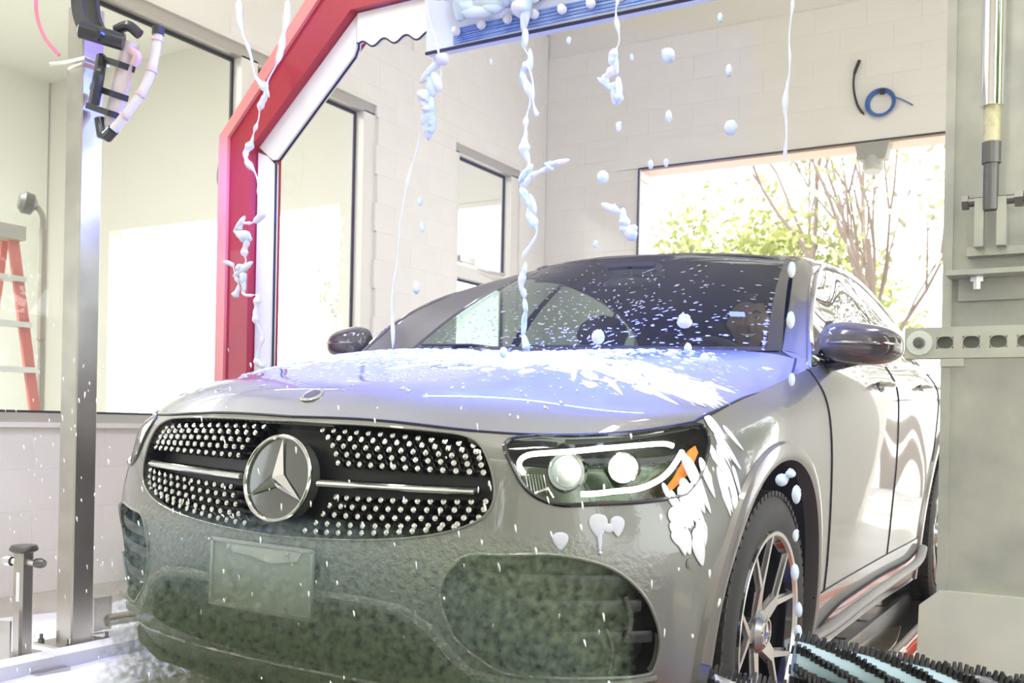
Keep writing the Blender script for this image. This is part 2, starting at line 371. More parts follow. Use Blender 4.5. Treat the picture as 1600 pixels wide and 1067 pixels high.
def wall(name, label, uax, lo, hi, zhi, holes, p0, p1, m=MORTAR):
    """wall slab between coordinates p0..p1 with rectangular holes"""
    mb = MB(); us = sorted({lo, hi, *[h[0] for h in holes], *[h[1] for h in holes]}); us = [u for u in us if lo <= u <= hi]
    for a, b in zip(us[:-1], us[1:]):
        zs = [(0, zhi)]
        for h in holes:
            if h[0] <= a+1e-6 and h[1] >= b-1e-6:
                zs = [q for (c, d) in zs for q in ((c, min(d, h[2])), (max(c, h[3]), d)) if q[1]-q[0] > 1e-6]
        for c, d in zs:
            if uax == 1: mb.box(((p0+p1)/2, (a+b)/2, (c+d)/2), (abs(p1-p0), b-a, d-c))
            else: mb.box(((a+b)/2, (p0+p1)/2, (c+d)/2), (b-a, abs(p1-p0), d-c))
    o = mb.build(name, m); tag(o, label, kind='structure'); return o

W1 = (-1.2, 5.58, .80, 3.10); W2 = (6.58, 7.60, .80, 3.10)
wl_ = wall('wall_left', 'pale painted block wall with windows into the next bay', 1, YF2, YB, ZC, [W1, W2], XL-.022, XL-.20)
n1 = blocks(wl_, 1, 1.2, YB, 0, ZC, [W1, W2], XL-.022, 1, limit=lambda y, z: y > 1.6 and z < 1.2+y*.36+.4 and (z < .8 or y > 2.6 and z > 3.0 or y > 5.5))
MB().box((XL-.011, (YF2+1.6)/2, ZC/2), (.021, 1.6-YF2, .01)).build('mortar_edge', MORTAR, wl_)
D1 = (-3.50, .05, -1, 3.10); D2 = (-10.5, -6.87, -1, 3.12); D3 = (-6.2, -4.86, .9, 2.98)
wb = wall('wall_back', 'pale painted block wall around the drive-through doorway', 0, -11.9, XR+.2, ZC, [D1, D2, D3], YB+.022, YB+.25)
n2 = blocks(wb, 0, XL, -.6, 0, 4.6, [D1, (-3.62, .2, 3.10, 3.32)], YB+.022, -1, limit=lambda x, z: z > 1.2 and z < 4.3)
wr = wall('wall_right', 'pale painted wall with a long opening on the right of the bay', 1, YF2, YB, ZC, [(-.6, 7.2, .55, 3.1)], XR, XR+.2, WHITEW)
wf = wall('wall_front', 'pale painted wall around the exit doorway behind the viewer', 0, -11.9, XR+.2, ZC, [(-3.9, .9, -1, 3.3), (-10.5, -6.87, -1, 3.12)], YF2-.2, YF2, WHITEW)
wa = wall('wall_far', 'far plain white wall of the next bay', 1, YF2, YB, ZC, [], -11.9, -11.7, WHITEC)
# lintel and jamb of the back doorway
lt = MB().box((-1.75, YB+.002, 3.21), (3.9, .03, .215)).build('trim_1', WHITEW); tag(lt, 'smooth painted lintel band above the back doorway', kind='structure')
jb = MB(); 
for k in range(16): jb.box((-3.497, YB+.125, .1+k*.2), (.02, .246, .192))
jo = jb.build('trim_2', WHITEW); tag(jo, 'white block jamb at the left of the back doorway', kind='structure')
sf = MB().box((-1.72, YB+.13, 3.088), (3.55, .24, .02)).build('trim_3', mat('pinkish_soffit_steel', (.66, .50, .42), .6)); tag(sf, 'brownish steel soffit under the doorway lintel', kind='structure')
ed = MB().box((-1.72, YB-.018, 3.094), (3.55, .012, .012)).box((-3.50, YB-.010, 1.55), (.010, .012, 3.08)).build('trim_4', GASK); tag(ed, 'thin dark edge line around the back doorway', kind='structure')

wf3 = MB().box((-4.885, YB+.08, 1.95), (.05, .08, 2.06)).box((-5.53, YB+.08, 2.955), (1.34, .08, .05)).box((-5.53, YB+.08, .925), (1.34, .08, .05)).build('window_3', ALUW); tag(wf3, 'bright window opening of the next bay seen through the small window', kind='structure')
def window(name, label, y0, y1, z0, z1, mulls, rails):
    """aluminium window set in the left wall"""
    r = empty(name, (XL-.10, (y0+y1)/2, z0)); tag(r, label, kind='structure'); ox, oy, oz = r.location
    def B(n, c, d, m): return MB().box((c[0]-ox, c[1]-oy, c[2]-oz), d).build(n, m, r)
    B('frame', (XL-.07, (y0+y1)/2, z1-.045), (.10, y1-y0, .09), ALU)
    B('frame', (XL-.035, (y0+y1)/2, z1-.012), (.07, y1-y0, .024), ALUW)
    B('frame', (XL-.07, (y0+y1)/2, z0+.035), (.10, y1-y0, .07), ALU)
    B('sill', (XL-.01, (y0+y1)/2, z0+.012), (.09, y1-y0+.04, .024), ALUW)
    B('frame', (XL-.07, y0+.04, (z0+z1)/2), (.10, .08, z1-z0-.16), ALUW)
    B('frame', (XL-.07, y1-.06, (z0+z1)/2), (.10, .12, z1-z0-.16), ALUW)
    for q in mulls: B('mullion', (XL-.07, q, (z0+z1)/2), (.10, .13, z1-z0-.16), ALUW)
    e = [y0+.02]+[v for q in mulls for v in (q-.065, q+.065)]+[y1-.12]
    zs = [z0+.07]+[v for q in rails for v in (q-.05, q+.05)]+[z1-.09]
    for q in rails: B('rail', (XL-.07, (y0+y1)/2, q), (.09, y1-y0-.18, .10), ALUW)
    for a, b in zip(e[::2], e[1::2]):
        for c, d in zip(zs[::2], zs[1::2]):
            p = B('pane', (XL-.10, (a+b)/2, (c+d)/2), (.006, b-a, d-c), PANE)
            g = MB()
            for cc, dd in (((a+b)/2, d-.01), ((a+b)/2, c+.006)): g.box((XL-.094-ox, cc-oy, dd-oz), (.014, b-a, .020 if dd > c+.01 else .012))
            g.box((XL-.094-ox, b-.009-oy, (c+d)/2-oz), (.014, .018, d-c-.03))
            g.build('gasket', GASK, r)
    return r
window('window_1', 'long aluminium-framed window band in the left wall, next bay seen through it', *W1, [1.3, 4.38], [])
w2 = window('window_2', 'small two-pane window near the back corner', *W2, [], [2.08])
# latch arm of the small window
tg = MB().tube([(.06, -.35, 1.36), (.09, .0, 1.33), (.09, .28, 1.34)], .012, 8).box((.07, -.30, 1.38), (.05, .22, .05)).tube([(.07, -.1, 1.30), (.08, .15, 1.28), (.07, .3, 1.31)], .008, 8).build('window_stay', SILVER, w2)

# ================================================================ OUTSIDE
GR = mat('pale_asphalt', (.42, .41, .38), .8, noise=(1.2, (.5, .49, .46)), bump=(20, .2, .01))
gd = MB().box((0, 0, -.32), (120, 120, .2)).build('ground', GR); tag(gd, 'pale asphalt ground outside the building', kind='structure')
LEAFS = [mat('yellow_green_leaf', (.38, .41, .12), .6), mat('green_leaf', (.17, .25, .07), .6), mat('rust_leaf', (.30, .15, .11), .6), mat('pale_leaf', (.40, .40, .25), .6)]
for m_ in LEAFS: m_.node_tree.nodes['Principled BSDF'].inputs['Subsurface Weight'].default_value = .0
BARK = mat('grey_brown_bark', (.22, .17, .14), .85, bump=(20, .5, .02))
def tree(name, label, x, y, h, spread, nleaf, lm, trunks=3, seed=1, group=None, leafsize=.09, low=.35, z0=-.22):
    r = random.Random(seed); root = empty(name, (x, y, z0)); tag(root, label, 'tree', group)
    mb = MB(); tips = []
    def br(p, d, L, rad, dep):
        q = p; pts = [p]
        for i in range(4):
            d = (d+Vector((r.uniform(-.16, .16), r.uniform(-.16, .16), r.uniform(-.02, .12)))).normalized(); q = q+d*(L/4); pts.append(q)
        mb.tube([tuple(t) for t in pts], [rad*(1-.14*i) for i in range(5)], 6 if dep < 2 else 4)
        tips.extend(pts[2:]) if dep >= 1 else None
        if dep < 3:
            for k in range(3 if dep else 4):
                a = pts[r.choice((2, 3, 4))]; nd = (d+Vector((r.uniform(-.8, .8), r.uniform(-.8, .8), r.uniform(-.1, .5)))*spread).normalized()
                br(a, nd, L*r.uniform(.5, .75), rad*.5, dep+1)
    for k in range(trunks): br(Vector((r.uniform(-.15, .15), r.uniform(-.15, .15), 0)), Vector((r.uniform(-.3, .3), r.uniform(-.3, .3), 1)), h*.5, .05+.012*h/3, 0)
    mb.build('trunk', BARK, root, True)
    if nleaf:
        T = np.array([t[:] for t in tips if t.z > h*low]); idx = rng.integers(0, len(T), nleaf)
        c = T[idx]+rng.normal(0, .22*h/5, (nleaf, 3)); a = rng.normal(size=(nleaf, 3)); a /= np.linalg.norm(a, axis=1, keepdims=True)
        b = np.cross(a, rng.normal(size=(nleaf, 3))); b /= np.linalg.norm(b, axis=1, keepdims=True); s = leafsize*rng.uniform(.6, 1.3, (nleaf, 1))
        V = np.stack([c-a*s, c+b*s*.45, c+a*s, c-b*s*.45], 1).reshape(-1, 3)
        lo = mesh_obj('leaves', V, [(4*i, 4*i+1, 4*i+2, 4*i+3) for i in range(nleaf)], lm, root); lo['kind'] = 'stuff'
    return root
tree('tree', 'bushy yellow-green tree with spreading trunks left in the back doorway', -6.1, 17.5, 4.9, 1.0, 3600, LEAFS[0], 4, 3)
tree('tree', 'leafy green shrub-like tree just right of the bushy one in the doorway', -4.4, 16.2, 3.9, .9, 3200, LEAFS[0], 3, 5)
tree('tree', 'tall bare multi-stemmed tree in the middle of the doorway', -2.35, 14.6, 7.5, .6, 500, LEAFS[3], 3, 8)
tree('tree', 'slim bare tree with a leaning stem right of the middle one', -.6, 15.5, 7.0, .7, 600, LEAFS[3], 2, 12)
tree('tree', 'small rust-leaved tree at the right edge of the doorway beside the steel column', .65, 14.0, 4.8, .8, 700, LEAFS[2], 2, 15)
tree('tree', 'far pale tree behind the bare trees beyond the doorway', .4, 24, 8, .9, 1800, LEAFS[3], 3, 21)
tree('tree', 'faint sparse tree outside the doorway of the next bay', -13.6, 16.5, 4.2, .9, 700, LEAFS[3], 2, 23)
# greenery in front of the exit and beside the bay: seen mirrored in the car
for i, (x, y, h, lm, lab) in enumerate([(4.6, 3.5, 5.0, 0, 'yellow-green tree standing outside the right opening, near'), (5.2, 8.5, 5.5, 1, 'green tree standing outside the right opening, by the back corner'),
      (4.8, -1.0, 5.0, 1, 'green tree standing outside the right opening, by the front corner'), (7.5, 14, 6.5, 3, 'pale tree beyond the back corner of the building'),
      (-5.5, -8.2, 5.0, 1, 'green tree in front of the exit, on the left'), (-2.0, -9.0, 5.5, 1, 'green tree in front of the exit, in the middle'), (1.6, -8.0, 5.0, 0, 'yellow-green tree in front of the exit, on the right')]):
    tree('tree', lab, x, y, h, .9, 5500, LEAFS[lm], 3, 40+i, leafsize=.13, low=.12)
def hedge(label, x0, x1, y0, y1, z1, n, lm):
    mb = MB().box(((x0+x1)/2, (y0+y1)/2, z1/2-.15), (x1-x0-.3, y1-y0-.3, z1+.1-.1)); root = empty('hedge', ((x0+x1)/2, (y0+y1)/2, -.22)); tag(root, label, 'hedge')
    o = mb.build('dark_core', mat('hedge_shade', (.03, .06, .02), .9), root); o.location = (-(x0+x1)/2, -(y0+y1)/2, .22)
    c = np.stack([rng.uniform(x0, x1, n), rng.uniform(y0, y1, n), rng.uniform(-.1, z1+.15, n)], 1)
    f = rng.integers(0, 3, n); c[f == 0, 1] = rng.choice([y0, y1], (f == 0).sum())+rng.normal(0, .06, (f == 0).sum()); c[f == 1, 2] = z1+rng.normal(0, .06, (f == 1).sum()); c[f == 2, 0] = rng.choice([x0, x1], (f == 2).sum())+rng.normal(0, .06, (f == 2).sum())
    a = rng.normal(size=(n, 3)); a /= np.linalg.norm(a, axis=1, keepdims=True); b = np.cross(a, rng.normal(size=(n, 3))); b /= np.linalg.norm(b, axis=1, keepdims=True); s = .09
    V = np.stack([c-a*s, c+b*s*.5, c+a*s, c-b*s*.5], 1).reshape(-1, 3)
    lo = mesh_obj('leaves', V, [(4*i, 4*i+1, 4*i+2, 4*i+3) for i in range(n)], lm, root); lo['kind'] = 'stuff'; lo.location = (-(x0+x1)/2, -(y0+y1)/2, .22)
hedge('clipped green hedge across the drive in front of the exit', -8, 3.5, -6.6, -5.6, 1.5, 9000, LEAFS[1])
# ================================================================ CAR
XC, YF = -1.672, 1.72
CAR = empty('car', (XC, YF, 0)); CAR.rotation_euler = (0, ROLL, 0)
tag(CAR, 'dark grey metallic coupe crossover with diamond-dotted grille, foam on its bonnet', 'car')
AX_F, AX_R, AZ, AR = .885, 3.83, .372, .435
ARR = .49            # rear arch radius           # wheel arch centres and radius
def polyprep(S, pts, ca, cb, n=6, closed=True, smin=0., smax=1., crv=True):
    P = catmull([(a, b, 0) for a, b in pts], n, closed) if crv else [np.array((a, b, 0.)) for a, b in pts]
    s, t = S.inv([p[0] for p in P], [p[1] for p in P], ca, cb, smin, smax)
    return np.stack([s, t], 1)
def inside(P, poly):
    x, y = P[:, 0], P[:, 1]; r = np.zeros(len(P), bool); n = len(poly)
    for i in range(n):
        x1, y1 = poly[i]; x2, y2 = poly[(i+1) % n]
        if y1 == y2: continue
        c = (y1 > y) != (y2 > y); r ^= c & (x < (x2-x1)*(y-y1)/(y2-y1)+x1)
    return r
def triangulate(S, loops, lines, res, extra=None):
    """constrained triangulation of the whole parameter square of S with feature loops and seam lines"""
    Ls, Lt = S.ks[-1], S.kt[-1]
    V = []; E = []
    def line(P, closed):
        o = len(V); V.extend((float(p[0]*Ls), float(p[1]*Lt)) for p in P); n = len(P)
        E.extend((o+i, o+(i+1) % n) for i in range(n if closed else n-1))
    ns, nt = max(2, int(Ls/res)), max(2, int(Lt/res))
    bd = [(i/ns, 0) for i in range(ns)]+[(1, j/nt) for j in range(nt)]+[(1-i/ns, 1) for i in range(ns)]+[(0, 1-j/nt) for j in range(nt)]
    line(bd, True)
    for l in loops: line(l, True)
    for l in lines: line(l, False)
    B = np.array(V)
    gs, gt = np.meshgrid(np.arange(1, ns)/ns*Ls, np.arange(1, nt)/nt*Lt); G = np.stack([gs.ravel(), gt.ravel()], 1)
    if extra is not None: G = np.vstack([G, extra*[Ls, Lt]])
    keep = np.ones(len(G), bool)
    for i in range(0, len(B), 200): keep &= (((G[:, None]-B[None, i:i+200])**2).sum(2).min(1) > (res*.42)**2)
    V += [tuple(map(float, g)) for g in G[keep]]
    vo, eo, fo, _, _, _ = delaunay_2d_cdt([Vector(v) for v in V], E, [], 0, 1e-5)
    P = np.array([v[:] for v in vo])/[Ls, Lt]; T = np.array([f for f in fo if len(f) == 3])
    return np.clip(P, 0, 1), T
class Skin:
    def __init__(s, S, loops, lines, res, extra=None):
        s.S = S; s.P, s.T = triangulate(S, loops, lines, res, extra)
        s.X = S.at(s.P[:, 0], s.P[:, 1]); s.N = S.nrm(s.P[:, 0], s.P[:, 1])
        s.c = s.P[s.T].mean(1); s.cx = S.at(s.c[:, 0], s.c[:, 1])
        a, b, c = (s.X[s.T[:, i]] for i in range(3)); fn = np.cross(b-a, c-a)
        sg = (fn*s.N[s.T[:, 0]]).sum(1); s.T[sg < 0] = s.T[sg < 0][:, ::-1]
        mid = len(s.X)//2
    def geo(s, mask, off=0., flip=False, wall=0., mirror='both'):
        """faces of the mask at an offset along the normal; wall adds an inward rim of that depth around the border"""
        T = s.T[mask]; used = np.unique(T); mp = -np.ones(len(s.X), int); mp[used] = np.arange(len(used))
        X = s.X[used]; N = s.N[used].copy(); sgn = s.sign; N = N*sgn
        N[np.abs(X[:, 0]) < 1e-5, 0] = 0; N /= np.linalg.norm(N, axis=1, keepdims=True)
        V = X+N*off; Fc = mp[T]
        if sgn < 0: Fc = Fc[:, ::-1]
        Fc = [tuple(f) for f in Fc]; NN = [*N]; V = [*V]
        if wall:
            ed = {}
            for f in Fc:
                for i in range(3):
                    e = (f[i], f[(i+1) % 3]); ed[e] = 1
            bd = [e for e in ed if (e[1], e[0]) not in ed and not (abs(V[e[0]][0]) < 1e-5 and abs(V[e[1]][0]) < 1e-5)]
            dup = {}
            for a, b in bd:
                for q in (a, b):
                    if q not in dup:
                        dup[q] = len(V); V.append(V[q]); V.append(V[q]-N[q]*wall); nn = N[q]; NN += [nn, nn]
            wf = [(dup[b], dup[a], dup[a]+1, dup[b]+1) for a, b in bd]
            s.rim = len(wf); Fc = Fc+wf
        return np.array(V), Fc, np.array(NN)
    sign = 1
def emit(name, geo, m, parent, side, normals=True):
    """side: 'R' the half at +u, 'L' its mirror, 'B' both halves welded in one mesh"""
    V, Fc, N = geo
    if side == 'L': V = V*[-1, 1, 1]; N = N*[-1, 1, 1]; Fc = [f[::-1] for f in Fc]
    if side == 'B':
        n = len(V); idx = np.arange(n)+n; z = np.abs(V[:, 0]) < 1e-5; idx[z] = np.arange(n)[z]
        V2 = V*[-1, 1, 1]; Fc = Fc+[tuple(int(idx[i]) for i in f[::-1]) for f in Fc]
        V = np.vstack([V, V2]); N = np.vstack([N, N*[-1, 1, 1]])
    return mesh_obj(name, V, Fc, m, parent, True, N if normals else None, sharp=None if normals else 40)

# ---- outline loops on the body skin, (u, z) for the nose and (v, z) for the flanks
GRILLE = [(0, .858), (.10, .857), (.20, .857), (.30, .855), (.40, .851), (.46, .845), (.50, .829), (.525, .798), (.543, .754), (.548, .715), (.538, .684), (.51, .660), (.45, .636), (.36, .617), (.25, .604), (.13, .596), (0, .592)]
HEAD = [(.553, .834), (.595, .849), (.67, .852), (.765, .864), (.822, .881), (.848, .888), (.866, .868), (.880, .832), (.884, .786), (.875, .745), (.862, .731), (.81, .720), (.744, .714), (.68, .709), (.64, .719), (.607, .742), (.578, .785)]
INTK = [(.50, .590), (.585, .600), (.667, .606), (.734, .597), (.785, .576), (.822, .537), (.843, .488), (.852, .421), (.840, .360), (.818, .345), (.753, .342), (.669, .342), (.585, .347), (.535, .374), (.495, .405), (.472, .440), (.455, .52)]
LOWC = [(0, .455), (.12, .457), (.26, .458), (.36, .446), (.42, .405), (.455, .36), (.45, .325), (.30, .306), (.12, .300), (0, .300)]
def halfloop(pts):  # open Catmull through u=0 ends, closed along u=0
    P = catmull([(a, b, 0) for a, b in pts], 6); s, t = BODY.inv([max(p[0], 0) for p in P], [p[1] for p in P], 0, 2, 0, .25)
    s[0] = s[-1] = 0; return np.stack([s, t], 1)
lg = halfloop(GRILLE); ll = halfloop(LOWC)
lh = polyprep(BODY, HEAD, 0, 2, 5, smax=.25); li = polyprep(BODY, INTK, 0, 2, 5, smax=.25)
def arch(cx, r, a0, a1, n, smin, smax):
    A = np.linspace(a0, a1, n); v = cx+r*np.cos(A); z = AZ+r*np.sin(A); k = z > .195; v, z = v[k], z[k]
    s, t = BODY.inv(v, z, 1, 2, smin, smax); return np.stack([s, t], 1)
def arch_line(cx, r, smin, smax):
    P = arch(cx, r, PI*1.22, -PI*.22, 70, smin, smax)
    P = P[(P[:, 1] > .003)]; return np.vstack([[P[0, 0], 0], P, [P[-1, 0], 0]])
af = arch_line(AX_F, AR, .13, .5); ar = arch_line(AX_R, ARR, .5, .95)
def seam(pts, smin=.1, smax=.95, end_t=None):
    P = catmull([(a, b, 0) for a, b in pts], 6); s, t = BODY.inv([p[0] for p in P], [p[1] for p in P], 1, 2, smin, smax)
    if end_t is not None: t[-1] = end_t
    return np.stack([s, t], 1)
s_bf = seam([(.50, .838), (.53, .80), (.548, .75), (.552, .705)])                 # bumper / fender: headlight tip to arch
s_fd = seam([(1.30, 1.06), (1.315, 1.0), (1.335, .94), (1.39, .80), (1.45, .62), (1.47, .48), (1.46, .385)])
s_fd = np.vstack([[s_fd[0, 0]-.002, 1], s_fd])
s_dd = seam([(2.46, 1.13), (2.47, 1.05), (2.50, .90), (2.56, .70), (2.58, .50), (2.57, .385)]); s_dd = np.vstack([[s_dd[0, 0], 1], s_dd])
s_dq = seam([(3.62, 1.16), (3.58, 1.05), (3.50, .88), (3.44, .72)]); s_dq = np.vstack([[s_dq[0, 0], 1], s_dq])
s_rk = seam([(1.312, .385), (1.46, .385), (2.0, .385), (2.57, .385), (3.0, .388), (3.31, .392)])
BK = Skin(BODY, [lg, lh, li, ll], [af, ar, s_bf, s_fd, s_dd, s_dq, s_rk], .030)
# outward normal sign test at the door
i0 = int(np.argmin(np.abs(BK.X-[.95, 2.1, .8]).sum(1))); Skin.sign = 1
BK.sign = 1 if BK.N[i0, 0] > 0 else -1
c, cx = BK.c, BK.cx
mg, mh, mi, ml = inside(c, lg), inside(c, lh), inside(c, li), inside(c, ll)
side = (cx[:, 0] > .6)
ma = (side & (np.hypot(cx[:, 1]-AX_F, cx[:, 2]-AZ) < AR)) | (side & (np.hypot(cx[:, 1]-AX_R, cx[:, 2]-AZ) < ARR)) | (side & (cx[:, 2] < AZ) & ((abs(cx[:, 1]-AX_F) < AR*.86) | (abs(cx[:, 1]-AX_R) < ARR*.9)))
free = ~(mg | mh | mi | ml | ma)
def side_of(line, cv, cz, vcol=1):   # v of seam at height z
    X = BODY.at(line[:, 0], line[:, 1]); o = np.argsort(X[:, 2]); return np.interp(cz, X[o, 2], X[o, 1])
v_bf = side_of(s_bf, cx[:, 1], cx[:, 2]); v_fd = side_of(s_fd, cx[:, 1], cx[:, 2]); v_dd = side_of(s_dd, cx[:, 1], cx[:, 2]); v_dq = side_of(s_dq, cx[:, 1], cx[:, 2])
back = cx[:, 1] > 3.9
v_bf2 = np.where(cx[:, 2] > .838, .48+ (cx[:, 2]-.838)*.3, np.where(cx[:, 2] < .705, .62, v_bf))
m_front = free & (cx[:, 1] < v_bf2) & (c[:, 0] < .24)
m_rock = free & (cx[:, 2] < .388) & (cx[:, 1] > 1.2) & (cx[:, 1] < 3.4)
m_fend = free & ~m_front & ~m_rock & (cx[:, 1] < v_fd)
m_d1 = free & ~m_front & ~m_rock & ~m_fend & (cx[:, 1] < v_dd)
m_d2 = free & ~m_front & ~m_rock & ~m_fend & ~m_d1 & (cx[:, 1] < v_dq) & (cx[:, 1] < 3.7)
m_q = free & ~(m_front | m_rock | m_fend | m_d1 | m_d2)
emit('front_bumper', BK.geo(m_front, wall=.02), PAINT, CAR, 'B')
PAINT2 = mat('grey_metallic_panel_paint', (.22, .217, .20), .36, .40, coat=1., coat_rough=.015)
for sd in 'RL':
    emit('front_fender', BK.geo(m_fend, wall=.015), PAINT2, CAR, sd)
    fd = emit('front_door', BK.geo(m_d1, wall=.015), PAINT2, CAR, sd)
    rd = emit('rear_door', BK.geo(m_d2, wall=.015), PAINT2, CAR, sd)
    rk = emit('side_sill', BK.geo(m_rock, off=.004, wall=.03), mat('dark_sill_reflection', (.035, .033, .033), .16, .3, coat=1) if sd == 'R' else bpy.data.materials['dark_sill_reflection'], CAR, sd)  # dark ground mirrored in the painted sill, put into its base colour
    q_ = 1 if sd == 'R' else -1
    pts = [(.930, 1.34, .262), (.945, 1.5, .268), (.955, 1.9, .285), (.955, 2.4, .288), (.955, 2.9, .288), (.955, 3.2, .300), (.950, 3.33, .345)]
    MB().tube(catmull([(q_*a, b, c_) for a, b, c_ in pts], 5), .021, 8, flat=.7).build('skirt_strip', mat('pale_grey_skirt', (.36, .355, .35), .55, .2) if sd == 'R' else bpy.data.materials['pale_grey_skirt'], CAR, True)
emit('rear_body', BK.geo(m_q, wall=.01), PAINT2, CAR, 'B')
# seams as fine dark strips
def on_skin(S, P, off=0., sgn=None):
    P = np.array(P); N = S.nrm(P[:, 0], P[:, 1])*(sgn if sgn is not None else BK.sign); return S.at(P[:, 0], P[:, 1])+N*off
sm = MB()
for ln in (s_bf, s_fd, s_dd, s_dq, s_rk):
    X = on_skin(BODY, ln, .0008)
    for sg in (1, -1): sm.tube(X*[sg, 1, 1], .0032, 5)
for S_, ln in ((HOOD, np.array([(1, q) for q in np.linspace(0, 1, 30)])), (HOOD, np.array([(q, 0) for q in np.linspace(0, 1, 40)]))):
    X = S_.at(ln[:, 0], ln[:, 1])
    for sg in (1, -1): sm.tube(X*[sg, 1, 1], .0036, 5)
sm.build('panel_gap', GASK, CAR, True)
# hood
def plain(S, name, m, res, off=0., side='B', up_=True, wall=.01):
    k = Skin(S, [], [], res); i = len(k.N)//2
    k.sign = 1 if k.N[:, 2].mean() > 0 else -1
    return emit(name, k.geo(np.ones(len(k.T), bool), off=off, wall=wall), m, CAR, side)
PAINTH = mat('grey_metallic_bonnet_paint', (.22, .22, .205), .45, .25, coat=1., coat_rough=.02)
hood = plain(HOOD, 'bonnet', PAINTH, .035, side='B')
# glazing, pillars, roof
W = Skin(WS, [], [np.array([(.94, q) for q in np.linspace(0, 1, 25)]), np.array([(q, .97) for q in np.linspace(0, 1, 25)]), np.array([(q, .03) for q in np.linspace(0, 1, 25)])], .05); W.sign = 1 if W.N[:, 2].mean() > 0 else -1
edge = (W.cx[:, 0] > .0) & (W.c[:, 0] > .94); topb = W.c[:, 1] > .97; botb = W.c[:, 1] < .03
ws = emit('windscreen', W.geo(~(edge | topb | botb)), WSG, CAR, 'B')
emit('windscreen_border', W.geo(edge | topb | botb, off=.001), BLACKG, CAR, 'B')
for sd in 'RL': plain(PILLAR, 'front_pillar', PAINT2, .03, side=sd)
roof = plain(ROOF, 'roof', PAINT2, .06, side='B')
HL = mat('dark_headliner', (.03, .03, .035), .9)
RS = Skin(ROOF, [], [], .08); RS.sign = 1 if RS.N[:, 2].mean() > 0 else -1
emit('headliner', RS.geo((RS.cx[:, 1] < 4.0), off=-.035), HL, CAR, 'B')
# rear window let into the roof skin: thin glass panel just above it
emit('rear_window', RS.geo((RS.cx[:, 1] > 3.55) & (RS.cx[:, 1] < 4.28) & (RS.cx[:, 0] < .56), off=.004), BLACKG, CAR, 'B')
# side glass
dlo = catmull([(.012, .05, 0), (.012, .5, 0), (.02, .90, 0), (.07, .955, 0), (.2, .955, 0), (.4, .955, 0), (.6, .94, 0), (.75, .86, 0), (.86, .55, 0), (.91, .18, 0), (.90, .05, 0), (.7, .045, 0), (.4, .045, 0), (.15, .045, 0)], 6, True)
dlo = np.array(dlo)[:, :2]
def gline(s0, s1): return np.stack([np.linspace(s0, s1, 14), np.linspace(.045, .955, 14)], 1)
b1, b2, b3, b4 = gline(.355, .255), gline(.385, .280), gline(.72, .60)*[1, 1], gline(.735, .615)
b3[:, 1] = np.linspace(.045, .94, 14); b4[:, 1] = np.linspace(.045, .94, 14)
K = Skin(GREEN, [dlo], [b1, b2, b3, b4], .035); K.sign = 1 if K.N[:, 0].mean() > 0 else -1
md = inside(K.c, dlo)
bl = lambda b: np.interp(K.c[:, 1], b[:, 1], b[:, 0])
mp_ = md & (((K.c[:, 0] > bl(b1)) & (K.c[:, 0] < bl(b2))) | ((K.c[:, 0] > bl(b3)) & (K.c[:, 0] < bl(b4))))
for sd in 'RL':
    emit('side_frame', K.geo(~md, wall=.01), PAINT2, CAR, sd)
    for e0, e1 in ((b1, b2), (b3, b4)): emit('pillar_trim', K.geo(md & (K.c[:, 0] > bl(e0)) & (K.c[:, 0] < bl(e1)), off=.001), BLACKG, CAR, sd)
    for a_, b_ in ((None, b1), (b2, b3), (b4, None)):
        q = md & ~mp_
        if a_ is not None: q &= K.c[:, 0] > bl(a_)
        if b_ is not None: q &= K.c[:, 0] < bl(b_)
        if q.any(): emit('side_window', K.geo(q), SIDEG, CAR, sd)
    X = on_skin(GREEN, dlo, .004, K.sign)*([1, 1, 1] if sd == 'R' else [-1, 1, 1])
    MB().tube(X, .0075, 6, closed=True).build('window_chrome_trim', CHROME, CAR, True)
# filler at the rear bonnet corner and the black cowl below the screen
for sg in (1, -1):
    hq = [HOOD.at(1, q)[0] for q in (.72, .8, .88, .95, 1.0)]; bq = [BODY.at(*BODY.inv([v_], [z_], 1, 2, .2, .45))[0] for v_, z_ in ((1.08, 1.015), (1.16, 1.034), (1.24, 1.052), (1.31, 1.067))]+[PILLAR.at(1, 0)[0]]
    rows_ = [(a_-[0, 0, .002], (a_+b_)/2+[0, 0, .001], b_-[0, 0, .001]) for a_, b_ in zip(hq, bq)]
    rows_.append((PILLAR.at(0, 0)[0]-[0, 0, .001], PILLAR.at(.5, 0)[0]-[0, 0, .001], PILLAR.at(1, .03)[0]))
    V = [p*[sg, 1, 1] for r_ in rows_ for p in r_]
    mesh_obj('cowl_corner', V, [(3*i+k, 3*i+k+1, 3*i+4+k, 3*i+3+k) for i in range(5) for k in range(2)], PAINT2, CAR, True)
cw0 = [HOOD.at(q, 1)[0]-[0, -.004, .004] for q in np.linspace(0, 1, 12)]; cw1 = [WS.at(q, 0)[0]-[0, 0, .004] for q in np.linspace(0, 1, 12)]
V = [*cw0, *cw1]; V += [p*[-1, 1, 1] for p in V]
mesh_obj('cowl', V, [(o_+i, o_+i+1, o_+13+i, o_+12+i) for o_ in (0, 24) for i in range(11)], BLACKP, CAR, True)
